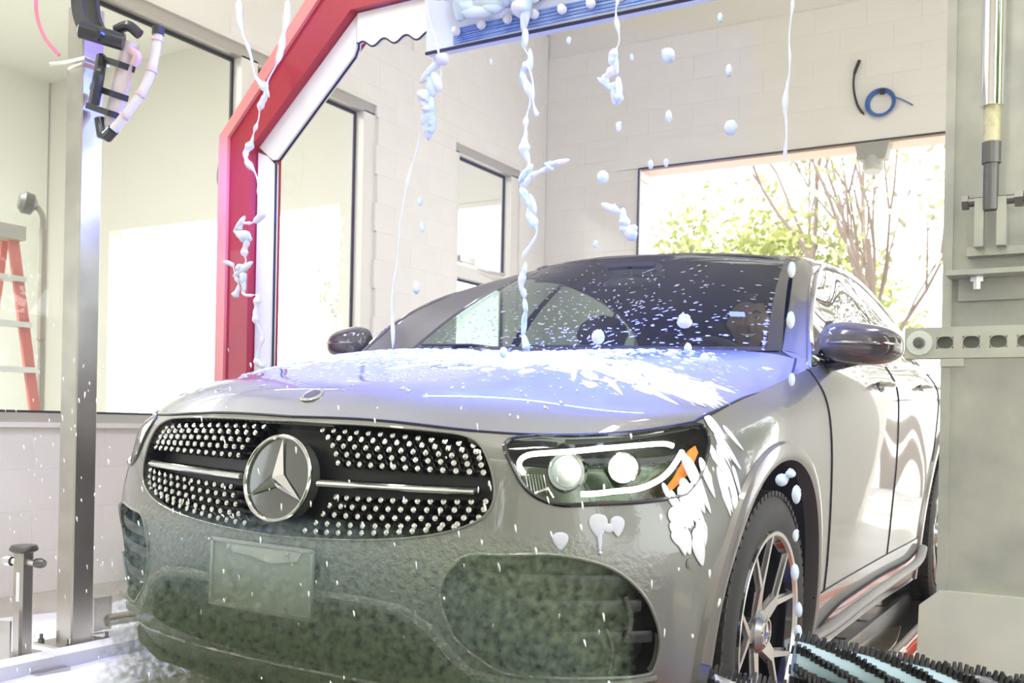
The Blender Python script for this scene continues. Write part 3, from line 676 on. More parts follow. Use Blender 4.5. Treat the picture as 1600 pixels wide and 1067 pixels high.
# ---- grille: recessed dark tray, lattice, chrome pins, bars, star
emit('grille', BK.geo(mg, off=-.05), BLACKP, CAR, 'B'); grille = bpy.data.objects['grille']
def rimwall(loop, depth, m, name, parent, halfu=False, out=0.):
    P = loop; X0 = on_skin(BODY, P, out); N = BODY.nrm(P[:, 0], P[:, 1])*BK.sign; X1 = on_skin(BODY, P, -depth)
    n = len(P); V = []; Fc = []
    for sg in (1, -1):
        o = len(V); V += [*(X0*[sg, 1, 1]), *(X1*[sg, 1, 1])]; rngi = range(n-1) if halfu else range(n)
        for i in rngi:
            j = (i+1) % n; f = (o+i, o+j, o+n+j, o+n+i); Fc.append(f)
    return mesh_obj(name, V, Fc, m, parent, True)
rimwall(lg, .052, BLACKG, 'grille_surround', grille, True)
tube_g = MB()
Xg = on_skin(BODY, lg, .001); tube_g.tube(np.vstack([Xg, (Xg*[-1, 1, 1])[::-1][1:-1]]), .0028, 6, closed=True).build('grille_edge_trim', PAINT, grille, True)
def bz(u, z, off=0.):   # point on the nose at lateral u, height z
    s, t = BODY.inv([abs(u)], [z], 0, 2, 0, .25); P = np.array([[s[0], t[0]]]); p = on_skin(BODY, P, off)[0]; return p*[1 if u >= 0 else -1, 1, 1], (BODY.nrm(s, t)*BK.sign)[0]*[1 if u >= 0 else -1, 1, 1]
pins = []
gp = np.array([(a, b) for a, b in GRILLE])
rows_u = [(.845, .093, .485, .830), (.828, .115, .495, .815), (.809, .134, .505, .801), (.790, .148, .511, .786), (.770, .157, .518, .770)]
for z0_, u0_, u1_, z1_ in rows_u:
    n_ = 13
    for i in range(n_): q = i/(n_-1); pins.append((u0_+(u1_-u0_)*q**1.0, z0_+(z1_-z0_)*q**2))
for k, (z0_, u0_, u1_, z1_) in enumerate([(.694, .165, .530, .709), (.674, .152, .528, .692), (.654, .138, .520, .675), (.633, .122, .508, .662), (.613, .095, .47, .652)]):
    for i in range(13): q = i/12; pins.append((u0_+(u1_-u0_)*q, z0_+(z1_-z0_)*q**1.8))
lat = MB(); pin0 = None
us = np.array([p[0] for p in pins]); zs = np.array([p[1] for p in pins])
s_, t_ = BODY.inv(us, zs, 0, 2, 0, .25); N_ = BODY.nrm(s_, t_)*BK.sign; X_ = BODY.at(s_, t_)-N_*.016
pv, pf = MB().lathe([(-.006, .0062), (.002, .0075), (.007, .0055), (.0085, .0001)], (0, 0, 0), (0, -1, 0), 8).v, None
tmp = MB().lathe([(-.006, .0068), (.002, .0086), (.007, .0064), (.009, .0001)], (0, 0, 0), (0, -1, 0), 8)
for sg in (1, -1):
    for x, n in zip(X_, N_):
        p = x*[sg, 1, 1]; nn = Vector(n*[sg, 1, 1])
        if pin0 is None: pin0 = tmp.build('pin', CHROME, grille, True); o = pin0
        else: o = pin0.copy(); COL.objects.link(o); o.parent = grille
        o.location = p; o.rotation_euler = (0, 0, math.atan2(nn.x, -nn.y)) if False else Vector((0, -1, 0)).rotation_difference(nn).to_euler()
        lat.tube([tuple(p-nn*.001), tuple(p-nn*.034)], [.0045, .009], 6)
# lattice lines joining neighbouring pins
for sg in (1, -1):
    for r_ in range(10):
        row = X_[r_*13:(r_+1)*13]*[sg, 1, 1]; lat.tube([tuple(q+np.array([0, .014, 0])) for q in row], .0022, 4)
        if r_ not in (4, 9):
            nx = X_[(r_+1)*13:(r_+2)*13]*[sg, 1, 1]
            for a_, b_ in zip(row, nx): lat.tube([tuple(a_+np.array([0, .014, 0])), tuple(b_+np.array([0, .014, 0]))], .0022, 4)
lo_ = lat.build('lattice', BLACKG, grille); 
for sg, (u0_, z0_, u1_, z1_) in ((1, (.128, .722, .514, .729)), (-1, (.112, .722, .490, .729))):
    pts = []
    for q in np.linspace(0, 1, 14): pts.append(bz(sg*(u0_+(u1_-u0_)*q), z0_+(z1_-z0_)*q, -.008)[0])
    ch = MB().tube(pts, .020, 8, flat=.55, upv=(0, 0, 1)).build('bar_channel', BLACKG, grille, True)
    pts2 = [p+np.array([0, -.021, 0]) for p in pts]
    MB().tube(pts2, [.0085 if (i//4) % 2 == 0 else .0055 for i in range(len(pts2))], 8, flat=.8).build('silver_bar', SILVER, ch, True)
# star emblem in its ring, leaning back with the grille
SC_ = np.array([.006, .022, .724]); SR = .099
star = MB()
ey = np.array([0, -.985, .17]); ey /= np.linalg.norm(ey); exx = np.array([1., 0, 0]); ezz = np.cross(exx, -ey); ezz = ezz if ezz[2] > 0 else -ezz
def sp(x, z, h=0): return SC_+exx*x+ezz*z+ey*h
disc = MB().add([sp(0, 0, .0)]+[sp(SR*math.cos(a), SR*math.sin(a), 0) for a in np.linspace(0, 2*PI, 49)[:-1]]+[sp(SR*math.cos(a), SR*math.sin(a), -.03) for a in np.linspace(0, 2*PI, 49)[:-1]], [(0, 1+i, 1+(i+1) % 48) for i in range(48)]+[(1+i, 49+i, 49+(i+1) % 48, 1+(i+1) % 48) for i in range(48)]).build('emblem_disc', mat('emblem_glass_black', (.10, .105, .10), .08, .3, coat=1), grille)
MB().tube([sp(SR*math.cos(a), SR*math.sin(a), .004) for a in np.linspace(0, 2*PI, 49)[:-1]], .0052, 10, closed=True).build('emblem_ring', CHROME, grille, True)
for k in range(3):
    a = PI/2+k*2*PI/3; tip = sp(.093*math.cos(a), .093*math.sin(a), .006); w = .0155
    for q in (PI/3, -PI/3):
        bq = sp(.020*math.cos(a+q), .020*math.sin(a+q), .004); star.add([sp(0, 0, .022), bq, tip], [(0, 1, 2)])
sto = star.build('three_pointed_star', CHROME, grille)
# ---- lower openings
INTS = {}
for sg, sd in ((1, 'R'), (-1, 'L')):
    it = emit('side_intake', BK.geo(mi, off=-.07), BLACKP, CAR, sd); INTS[sg] = it; n = len(li)
    X0 = on_skin(BODY, li, 0)*[sg, 1, 1]; X1 = on_skin(BODY, li, -.072)*[sg, 1, 1]
    mesh_obj('intake_wall', [*X0, *X1], [(i, (i+1) % n, n+(i+1) % n, n+i) for i in range(n)], BLACKG, it, True)
    MB().tube(on_skin(BODY, li, .001)*[sg, 1, 1], .004, 6, closed=True).build('intake_edge', PAINT, it, True)
it = emit('centre_intake', BK.geo(ml, off=-.07), BLACKP, CAR, 'B'); rimwall(ll, .072, BLACKG, 'intake_wall', it, True, .0)
for sg in (1, -1):
    for z_, a_, b_ in ((.545, .50, .80), (.490, .47, .83), (.420, .50, .845)):
        MB().tube([bz(sg*u, z_+(u-.5)*.02, -.018)[0] for u in np.linspace(a_, b_, 12)], .0065, 6, flat=2.2).build('slat', BLACKP, INTS[sg], True)
    # vertical air-curtain blades at the outer ends
    for a_, zz_ in ((.80, .47), (.765, .40)):
        MB().tube([bz(sg*(a_+.010*math.sin(q*3)), zz_+.10*q-.05, -.010)[0] for q in np.linspace(0, 1, 8)], .006, 6, flat=1.6).build('blade', BLACKG, INTS[sg], True)
# splitter wing of the apron (body colour strip rising between the openings) and bottom lip
wing = MB()
for sg in (1, -1): wing.tube([bz(sg*u, z, .006)[0] for u, z in ((.03, .472), (.16, .474), (.28, .474), (.37, .464), (.43, .430), (.475, .375), (.52, .338), (.62, .326), (.76, .326), (.84, .34))], [.008, .011, .012, .014, .015, .015, .013, .011, .010, .008], 8)
wing.build('apron_wing', PAINT, CAR, True)
lip = MB().tube([bz(u, .215, .012)[0] for u in (-.86, -.80, -.68, -.5, -.28, 0, .28, .5, .68, .80, .86)], .017, 8, flat=.8).build('front_lip', BLACKP, CAR, True)
MB().tube([bz(u, .287, .004)[0] for u in np.linspace(-.6, .6, 15)], .0035, 6).build('lip_trim', CHROME, CAR, True)
# number plate in a wet plastic cover
pl = empty('number_plate', (0, -.016, .497)); pl.parent = CAR; pl['label'] = 'pale licence plate half hidden by spray, four bolts'
PLM = mat('plate_enamel', (.50, .53, .47), .35, coat=.6, noise=(14, (.40, .46, .38)))
MB().box((0, .006, 0), (.316, .008, .160), bev=.0).build('backing', BLACKP, pl)
MB().box((0, 0, 0), (.305, .004, .150)).build('plate', PLM, pl)
fr_ = MB()
for c_, d_ in (((0, -.004, .076), (.316, .007, .008)), ((0, -.004, -.076), (.316, .007, .008)), ((.155, -.004, 0), (.008, .007, .152)), ((-.155, -.004, 0), (.008, .007, .152))): fr_.box(c_, d_)
fr_.build('frame', SILVER, pl)
MB().prism([(-.11, .070), (.125, .070), (.11, .048), (.03, .036), (-.02, .045), (-.10, .052)], -.0045, -.0025).build('painted_shine', mat('pale_plate_shine', (.72, .74, .70), .12, coat=1), pl)  # shine on the plate, modelled as a thin pale shape
for x_, z_ in ((-.10, .062), (.085, .062), (-.10, -.062), (.085, -.062)): MB().lathe([(0, .006), (.004, .006), (.006, .0001)], (x_, -.004, z_), (0, -1, 0), 10).build('bolt', CHROME, pl, True)
# parking sensor
p_, n_ = bz(.894, .588, .0005)
MB().lathe([(0, .0125), (.0015, .0125), (.0015, .010), (.003, .009), (.0032, .0001)], p_, n_, 18).build('parking_sensor', PAINT, CAR, True)
# bonnet badge
hs = HOOD.at([0.], [.058])[0]; hn = HOOD.nrm([0.01], [.058])[0]; hn = hn if hn[2] > 0 else -hn; hn[0] = 0; hn /= np.linalg.norm(hn)
bd_ = MB().lathe([(0, .030), (.003, .030), (.004, .027), (.004, .022), (.0025, .021)], hs, hn, 28).build('bonnet_badge', CHROME, CAR, True)
MB().lathe([(0, .021), (.003, .021), (.0032, .0001)], hs, hn, 24).build('badge_disc', mat('badge_blue', (.03, .045, .10), .2, coat=1), bd_, True)

# ---- headlights
HOUS = mat('headlight_housing', (.10, .12, .09), .18, .85, bump=(22, .3, .004))
DRL = mat('daytime_running_light', (.95, .97, .95), .2, emit=(.92, 1, .93), estr=2.2)
AMB = mat('amber_reflector', (.85, .25, .04), .2, coat=1, emit=(1, .28, .05), estr=.25)
PROJ = mat('projector_glow', (.95, .97, .95), .1, emit=(.93, 1, .95), estr=1.5)
def bo(u, z, off, sg): return bz(sg*u, z, off)[0]
def on_v(loop_pts, off, sg): return [bo(u, z, off, sg) for u, z in loop_pts]
for sg in (1, -1):
    sd = 'R' if sg > 0 else 'L'
    hl = emit('headlight', BK.geo(mh, off=-.075), HOUS, CAR, sd)
    P = lh; X0 = on_skin(BODY, P, 0)*[sg, 1, 1]; X1 = on_skin(BODY, P, -.078)*[sg, 1, 1]; n = len(P)
    mesh_obj('housing_wall', [*X0, *X1], [(i, (i+1) % n, n+(i+1) % n, n+i) for i in range(n)], BLACKG, hl, True)
    MB().tube(on_skin(BODY, lh, .0)*[sg, 1, 1], .0055, 6, closed=True).build('headlight_seal', BLACKG, hl, True)
    emit('lens', BK.geo(mh, off=-.002), LENS, hl, sd)
    drl = [(.600, .772), (.588, .790), (.590, .808), (.605, .822), (.635, .830), (.68, .838), (.73, .846), (.78, .853), (.815, .857), (.832, .852)]
    MB().tube(catmull(on_v(drl, -.022, sg), 4), .0062, 8).build('running_light', DRL, hl, True)
    d2_ = [(.850, .838), (.850, .815), (.845, .788), (.832, .768), (.808, .752), (.77, .744), (.735, .737), (.712, .735)]
    MB().tube(catmull(on_v(d2_, -.020, sg), 4), .0065, 8).build('running_light', DRL, hl, True)
    # brow of the housing above the light bar
    for (u, z, rx, rz, oo, nm) in ((.684, .786, .042, .037, -.052, 'projector_lamp'), (.780, .808, .034, .027, -.045, 'projector_lamp')):
        pc, nn = bz(sg*u, z, oo); d = np.array([sg*.10, -1, -.03]); d /= np.linalg.norm(d)
        x, y, dd = basis(d)
        mk = MB(); mk.lathe([(-.02, rx), (.004, rx*1.05), (.006, rx*.95), (-.004, rx*.86)], pc, d, 28)
        so = mk.build('projector_lamp', CHROME, hl, True)
        MB().lathe([(-.006, rx*.86), (.006, rx*.76), (.014, rx*.5), (.018, rx*.2), (.0185, .0001)], pc, d, 24).build('bulb_lens', PROJ if u > .7 else mat('projector_lens', (.85, .9, .86), .05, .1, coat=1, emit=(.9, 1, .92), estr=.12), so, True)
        if u < .7: MB().lathe([(-.004, rx*.42), (.012, rx*.42), (.016, rx*.2), (.0165, .0001)], pc+x*sg*0+np.array([sg*.017, -.010, .004]), d, 20).build('bulb_lens', PROJ, so, True)
    # reflector fins at the inner end, chrome foot
    fins = MB()
    for k in range(7):
        a = bo(.602+.006*k, .772, -.028, sg); b = bo(.612+.006*k, .736, -.028, sg); fins.tube([a, b], .0018, 5)
    fins.build('reflector_fins', CHROME, hl, True)
    MB().tube([bo(.622, .730, -.026, sg), bo(.650, .742, -.03, sg), bo(.662, .724, -.026, sg)], [.003, .007, .003], 6).build('chrome_foot', CHROME, hl, True)
    am = [(.862, .848), (.872, .832), (.874, .800), (.868, .770), (.856, .748), (.846, .745), (.856, .775), (.860, .808), (.857, .838)]
    A = [bo(u, z, -.012, sg) for u, z in am]; A2 = [bo(u, z, -.024, sg) for u, z in am]; m_ = len(A)
    mesh_obj('amber_reflector', A+A2, [tuple(range(m_)), tuple(range(2*m_-1, m_-1, -1))]+[(i, (i+1) % m_, m_+(i+1) % m_, m_+i) for i in range(m_)], AMB, hl)
# ---- arch lips and liners, wheels
def wheel(v, sg, idx):
    w = empty('wheel', (sg*.805, v, .352)); w.parent = CAR
    T = MB(); seg = 80
    prof = [(-.118, .268), (-.124, .300), (-.122, .335), (-.112, .356), (-.090, .366), (0, .369), (.090, .366), (.112, .356), (.122, .335), (.124, .300), (.118, .268)]
    T.lathe(prof, (0, 0, 0), (sg, 0, 0), seg)
    T.v = [tuple(p) for p in T.v]
    ty = T.build('tyre', RUB, w, True)
    tr = MB()
    for k in range(72):
        a = 2*PI*k/72; d = np.array([0, math.cos(a), math.sin(a)]); tz = np.array([0, -math.sin(a), math.cos(a)]); rot = Matrix([[1, 0, 0], [0, d[1], tz[1]], [0, d[2], tz[2]]])
        for xx, wd_, rr_ in ((-.098, .034, .3635), (.098, .034, .3635)):
            tr.box((xx, *(d[1:]*rr_)), (wd_, .014, .0215), rot)
        for xx in (-.055, 0, .055): tr.box((xx, *(d[1:]*.3675)), (.040, .008, .025), rot)
    tr.build('tread', RUB, ty)
    ox = sg
    R_ = MB().lathe([(.118, .270), (.124, .266), (.122, .256), (.112, .250), (.098, .238), (-.10, .232), (-.115, .255)], (0, 0, 0), (ox, 0, 0), 64)
    rim = R_.build('rim', BLACKG, w, True)
    MB().lathe([(.1195, .268), (.1255, .264), (.1235, .2545), (.1145, .2505)], (0, 0, 0), (ox, 0, 0), 64).build('rim_lip', SILVER, rim, True)
    sk = MB(); sd_ = MB()
    def bar(p, q, w0, w1, x0, x1, th=.018, dst=None):
        p = np.array(p); q = np.array(q); t = (q-p)/np.linalg.norm(q-p); nrm_ = np.array([-t[1], t[0]])
        c4 = [p+nrm_*w0/2, p-nrm_*w0/2, q-nrm_*w1/2, q+nrm_*w1/2]; xs = [x0, x0, x1, x1]
        dst.add([(ox*x, a[0], a[1]) for a, x in zip(c4, xs)]+[(ox*(x-th), a[0], a[1]) for a, x in zip(c4, xs)], [(0, 1, 2, 3), (7, 6, 5, 4), (0, 4, 5, 1), (1, 5, 6, 2), (2, 6, 7, 3), (3, 7, 4, 0)])
    for k in range(5):
        a = 2*PI*k/5+PI/2+.25; P2 = lambda r, b: (r*math.cos(b), r*math.sin(b))
        bar(P2(.045, a), P2(.130, a), .052, .030, .092, .108, dst=sk)
        for s2 in (-1, 1): bar(P2(.125, a+s2*.04), P2(.256, a+s2*.30), .017, .011, .107, .118, dst=sk)
        sp_ = MB(); bar(P2(.040, a), P2(.135, a), .074, .05, .082, .096, .05, dst=sd_)
        for s2 in (-1, 1): bar(P2(.125, a+s2*.045), P2(.25, a+s2*.31), .030, .022, .095, .106, .05, dst=sd_)
    s1 = sk.build('spoke_face', SILVER, rim); sd_.build('spoke_body', BLACKG, rim)
    MB().lathe([(.06, .062), (.098, .056), (.112, .040), (.1125, .0001)], (0, 0, 0), (ox, 0, 0), 28).build('hub_cap', mat('hub_grey', (.35, .35, .36), .25, .9) if idx == 0 else bpy.data.materials['hub_grey'], rim, True)
    MB().lathe([(.112, .037), (.116, .036), (.116, .031), (.113, .031)], (0, 0, 0), (ox, 0, 0), 28).build('hub_ring', CHROME, rim, True)
    st = MB()
    for k in range(3):
        a = PI/2+k*2*PI/3
        for q in (PI/3, -PI/3): st.add([(ox*.119, 0, 0), (ox*.113, .007*math.cos(a+q), .007*math.sin(a+q)), (ox*.1135, .031*math.cos(a), .031*math.sin(a))], [(0, 1, 2)])
    st.build('hub_star', CHROME, rim)
    for k in range(5):
        a = 2*PI*k/5+PI/2+.25+PI/5; MB().lathe([(.06, .009), (.085, .009), (.086, .0001)], (0, .056*math.cos(a), .056*math.sin(a)), (ox, 0, 0), 8).build('wheel_bolt', DSTEEL, rim, True)
    MB().lathe([(-.02, .17), (0, .17), (.001, .06)], (0, 0, 0), (ox, 0, 0), 40).build('brake_disc', mat('brake_disc_steel', (.3, .3, .3), .3, .9) if idx == 0 else bpy.data.materials['brake_disc_steel'], w, True)
    MB().prism([(.08, .10), (.165, .06), (.165, -.06), (.08, -.10)], ox*-.03, ox*.045, 'x').build('brake_caliper', DSTEEL, w)
    return w
LIPM = mat('grey_arch_flare', (.20, .19, .175), .32, .45, coat=.8)
idx = 0
for v, ln, smn, smx in ((AX_F, af, .13, .5), (AX_R, ar, .5, .95)):
    for sg in (1, -1):
        w_ = wheel(v if v < 2 else 3.95, sg, idx); idx += 1; AQ = AR if v < 2 else ARR
        if v > 2: w_.location.x = sg*.825
        # flare: profile swept round the arch
        A = np.linspace(PI*1.12, -PI*.14, 50); cs = []
        for r_, o_ in ((AQ-.002, -.03), (AQ-.002, .010), (AQ+.012, .014), (AQ+.040, .011), (AQ+.048, -.002)):
            vv = v+r_*np.cos(A); z_ = np.maximum(AZ+r_*np.sin(A), .192); s2, t2 = BODY.inv(vv, z_, 1, 2, smn-.02, smx); cs.append(on_skin(BODY, np.stack([s2, t2], 1), o_)*[sg, 1, 1])
        V = np.concatenate(cs); n = len(A)
        mesh_obj('arch_flare', V, [(i*n+j, i*n+j+1, (i+1)*n+j+1, (i+1)*n+j) for i in range(4) for j in range(n-1)], LIPM, CAR, True, sharp=50)
        L_ = MB(); seg = 30; V = []
        for x_ in (sg*.92, sg*.50):
            for a in np.linspace(-.35, PI+.35, seg): V.append((x_, v+AQ*math.cos(a), AZ+AQ*math.sin(a)))
        mesh_obj('arch_liner', V+[(sg*.5, v, AZ-.15)], [(j, j+1, seg+j+1, seg+j) for j in range(seg-1)]+[(seg+j, seg+j+1, 2*seg) for j in range(seg-1)], mat('arch_liner_black', (.015, .015, .016), .85) if idx == 1 else bpy.data.materials['arch_liner_black'], CAR, True)
# ---- underbody, bulkheads
ub = MB().box((0, 2.3, .24), (1.0, 4.2, .08)).box((0, 2.3, .26), (1.66, 1.8, .06)).box((0, 1.25, .62), (1.5, .03, .70)).box((0, .5, .6), (.9, .03, .4)).build('underbody', BLACKP, CAR)
# ---- door mirrors
MIRP = mat('dark_mirror_shell', (.12, .113, .11), .14, .3, coat=1)
for sg in (1, -1):
    n1_, n2_ = 26, 18; V = []; Fc = []
    for i in range(n1_):
        a = PI*i/(n1_-1)      # along u, from inner to outer
        for k in range(n2_*2):
            b = PI*k/n2_; e = .72
            cu = -math.copysign(abs(math.cos(a))**e, math.cos(a)); r = abs(math.sin(a))**e
            cv = math.copysign(abs(math.cos(b))**.9, math.cos(b)); cz = math.copysign(abs(math.sin(b))**.8, math.sin(b))
            tap = 1-.20*(cu+1)/2
            y = 1.46+cv*r*(.088 if cv < 0 else .05)+(cu+1)*.028; z = 1.158+cz*r*.072*tap-(cu+1)*.006-.02*cu*(1 if cz < 0 else .2)*-1*0
            V.append((sg*(1.005+cu*.118), y, z))
    m2 = n2_*2
    for i in range(n1_-1):
        for k in range(m2): Fc.append((i*m2+k, i*m2+(k+1) % m2, (i+1)*m2+(k+1) % m2, (i+1)*m2+k))
    mr = mesh_obj('door_mirror', V, Fc, MIRP, CAR, True)
    MB().tube([(sg*.895, 1.50, 1.085), (sg*.94, 1.47, 1.090), (sg*1.0, 1.47, 1.105)], [.030, .024, .022], 10, flat=.8).build('mirror_arm', BLACKG, mr, True)
    MB().tube([(sg*.92, 1.375+.02, 1.150), (sg*.97, 1.372, 1.150), (sg*1.03, 1.39, 1.150), (sg*1.09, 1.43, 1.150), (sg*1.118, 1.47, 1.150)], [.002, .005, .006, .006, .003], 8, flat=.8).build('indicator', CHROME, mr, True)
    MB().prism([(1.40, 1.115), (1.62, 1.12), (1.585, 1.235)], sg*.872, sg*.893, 'x').build('mirror_mount', BLACKG, mr)
    MB().lathe([(0, .056), (.002, .054)], (sg*1.0, 1.53, 1.155), (0, 1, 0), 20).build('mirror_glass', CHROME, mr, True)
# door handles
for sg in (1, -1):
    for v_, z_ in ((2.16, 1.055), (3.10, 1.085)):
        h = MB().tube([(sg*.952, v_-.10, z_), (sg*.975, v_-.07, z_+.002), (sg*.982, v_, z_+.004), (sg*.975, v_+.07, z_+.004), (sg*.952, v_+.10, z_+.004)], [.010, .014, .015, .014, .010], 8, flat=.75).build('door_handle', PAINT2, CAR, True)
        MB().ell((sg*.948, v_, z_-.006), (.010, .070, .024), 2).build('handle_cup', BLACKG, h, True)
        MB().tube([(sg*.986, v_-.06, z_+.006), (sg*.991, v_, z_+.008), (sg*.986, v_+.06, z_+.008)], .003, 6).build('handle_chrome', CHROME, h, True)
# wipers
for a_, b_ in (((.55, 1.42, 1.115), (-.12, 1.37, 1.135)), ((-.10, 1.36, 1.112), (-.62, 1.44, 1.145))):
    MB().tube([a_, ((a_[0]+b_[0])/2, (a_[1]+b_[1])/2-.01, (a_[2]+b_[2])/2+.012), b_], [.008, .006, .004], 6).build('wiper', BLACKP, CAR, True)
# ---- interior
LEATH = mat('dark_leather', (.028, .026, .026), .5); LEATHB = mat('brown_grey_leather', (.10, .095, .09), .5)
dash = MB().prism([(1.30, 1.06), (1.55, 1.105), (1.78, 1.06), (1.90, .95), (1.86, .72), (1.30, .72)], -.70, .70, 'x').build('dashboard', LEATH, CAR)
MB().box((0, 1.72, 1.10), (.30, .015, .10)).build('screen', BLACKG, dash)
def seat(u, v, wd_=.50):
    s = empty('seat', (u, v, .45)); s.parent = CAR
    MB().prism([(-.28, .08), (-.25, .17), (.0, .15), (.24, .13), (.26, .0), (-.25, 0)], -wd_/2, wd_/2, 'x').build('cushion', LEATH, s)
    b = MB(); V = []
    for z_, w_, y_, th in ((.10, .44, .20, .10), (.3, .50, .25, .11), (.5, .50, .31, .10), (.66, .44, .36, .08), (.72, .34, .38, .05)):
        for x_, y2 in ((-w_/2, -.02), (-w_/3, -th/2+.02), (w_/3, -th/2+.02), (w_/2, -.02), (w_/2, th), (-w_/2, th)): V.append((x_, y_+y2, z_))
    b.add(V, [(i*6+k, i*6+(k+1) % 6, (i+1)*6+(k+1) % 6, (i+1)*6+k) for i in range(4) for k in range(6)]+[(24, 25, 26, 27, 28, 29)]); b.build('backrest', LEATH, s, True, 50)
    MB().ell((0, .39, .83), (.135, .05, .09), 2).build('headrest', LEATHB, s, True); MB().cyl((-.06, .385, .68), (-.06, .385, .78), .006, 8).cyl((.06, .385, .68), (.06, .385, .78), .006, 8).build('headrest_post', CHROME, s)
    return s
seat(.38, 2.20); seat(-.38, 2.15)
for u in (-.38, 0, .38): seat(u, 3.05, .4)
sw_ = MB(); cw = np.array([.38, 1.93, 1.03]); ax = np.array([0, .90, .43]); x, y, d = basis(ax)
swo = MB().tube([cw+.185*(math.cos(a)*x+math.sin(a)*y) for a in np.linspace(0, 2*PI, 37)[:-1]], .015, 10, closed=True).build('steering_wheel', LEATH, CAR, True)
MB().tube([cw-x*.18, cw, cw+x*.18], [.014, .03, .014], 8).tube([cw, cw+np.array([0, -.18, -.10])], .03, 8).ell(cw, (.06, .03, .05), 2).build('wheel_hub', LEATH, swo, True)
MB().ell((0, 1.99, 1.435), (.115, .018, .035), 2).tube([(0, 1.99, 1.435), (0, 1.97, 1.50)], .01, 8).build('rear_view_mirror', BLACKG, CAR, True)
ft = MB().box((0, 2.02, 1.502), (.20, .10, .03)).box((0, 2.1, 1.50), (.14, .12, .025)).build('overhead_console', LEATHB, CAR)
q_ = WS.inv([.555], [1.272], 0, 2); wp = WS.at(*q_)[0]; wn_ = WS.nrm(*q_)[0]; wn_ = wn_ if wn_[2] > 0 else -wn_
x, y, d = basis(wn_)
MB().add([wp+wn_*-.004+x*a*.026+y*b*.017 for a, b in ((-1, -1), (1, -1), (1, 1), (-1, 1))]+[wp+wn_*-.006+x*a*.026+y*b*.017 for a, b in ((-1, -1), (1, -1), (1, 1), (-1, 1))], [(0, 1, 2, 3), (7, 6, 5, 4), (0, 4, 5, 1), (1, 5, 6, 2), (2, 6, 7, 3), (3, 7, 4, 0)]).build('painted_screen_glint', mat('white_glint', (.95, .95, .92), .3), CAR)  # light reflection on the windscreen, built as a small white plate
# tail lamps and plate for other views
for sg in (1, -1):
    MB().tube([(sg*.30, 4.735, .98), (sg*.5, 4.70, .985), (sg*.69, 4.625, .985), (sg*.83, 4.50, .99)], [.02, .03, .034, .02], 10, flat=.7).build('tail_lamp', mat('red_tail_lens', (.5, .02, .02), .15, coat=1), CAR, True)
# ================================================================ DRIVER
CM = Matrix.Translation((XC, YF, 0)) @ Matrix.Rotation(ROLL, 4, 'Y')
def cw_(p): return tuple(CM @ Vector(p))
SKINM = mat('skin', (.42, .25, .18), .5); SKINM.node_tree.nodes['Principled BSDF'].inputs['Subsurface Weight'].default_value = .1
SHIRT = mat('dark_shirt', (.06, .065, .08), .85); HAIR = mat('dark_hair', (.05, .035, .028), .7)
def skinned(name, verts, edges, radii, m, parent, sub=2):
    me = bpy.data.meshes.new(name); me.from_pydata(verts, edges, []); me.update(); me.materials.append(m)
    o = bpy.data.objects.new(name, me); COL.objects.link(o); o.parent = parent
    o.modifiers.new('skin', 'SKIN'); o.modifiers['skin'].use_smooth_shade = True
    for i, r in enumerate(radii): me.skin_vertices[0].data[i].radius = (r, r) if np.isscalar(r) else r
    me.skin_vertices[0].data[0].use_root = True
    s = o.modifiers.new('sub', 'SUBSURF'); s.levels = s.render_levels = sub
    return o
PER = empty('person', cw_((.38, 2.32, .62))); PER.rotation_euler = (0, ROLL, 0)
tag(PER, 'smiling driver in a dark shirt at the wheel behind the windscreen', 'person')
# local frame: x right in picture, y back, z up; pelvis at origin
B = skinned('body', [(0, .0, .02), (0, .03, .20), (0, .05, .38), (0, .06, .47), (0, .045, .54), (0, .03, .62),
   (.17, .05, .42), (.21, -.08, .22), (.14, -.31, .30), (.115, -.375, .345), (-.17, .05, .42), (-.21, -.08, .22), (-.14, -.31, .30), (-.115, -.375, .345),
   (.10, -.05, .02), (.12, -.42, .10), (.12, -.58, -.25), (.12, -.72, -.28), (-.10, -.05, .02), (-.12, -.42, .10), (-.12, -.58, -.25), (-.12, -.72, -.28)],
  [(0, 1), (1, 2), (2, 3), (3, 4), (4, 5), (2, 6), (6, 7), (7, 8), (8, 9), (2, 10), (10, 11), (11, 12), (12, 13), (0, 14), (14, 15), (15, 16), (16, 17), (0, 18), (18, 19), (19, 20), (20, 21)],
  [(.17, .12), (.165, .11), (.16, .10), (.07, .07), .055, .055, .065, .048, .035, .028, .065, .048, .035, .028, .09, .065, .05, .04, .09, .065, .05, .04], SHIRT, PER)
# head: one ellipsoid-based mesh pushed into brow, nose, cheeks, mouth, chin and ears
V, Fc = ico(5); V = V.copy(); V *= [.076, .096, .118]
def push(V, c, r, d):
    c = np.array(c); w = np.exp(-((V-c)**2/np.array(r)**2).sum(1)); return V+w[:, None]*np.array(d)
V[:, 0] *= np.where(V[:, 2] < -.02, 1-.28*np.clip((-.02-V[:, 2])/.10, 0, 1), 1)
V = push(V, (0, -.09, -.018), (.012, .03, .022), (0, -.030, -.006))           # nose
V = push(V, (0, -.09, .004), (.009, .03, .03), (0, -.010, 0))
for s in (-1, 1):
    V = push(V, (s*.030, -.085, .012), (.016, .03, .011), (0, .012, 0))        # eye sockets
    V = push(V, (s*.030, -.085, .034), (.024, .03, .009), (0, -.006, 0))       # brows
    V = push(V, (s*.042, -.070, -.026), (.020, .03, .018), (0, -.008, 0))      # cheeks
    V = push(V, (s*.077, .005, .0), (.02, .016, .030), (s*.016, .012, 0))      # ears
V = push(V, (0, -.085, -.060), (.028, .03, .009), (0, .007, 0))               # mouth
V = push(V, (0, -.08, -.102), (.022, .04, .016), (0, -.012, 0))               # chin
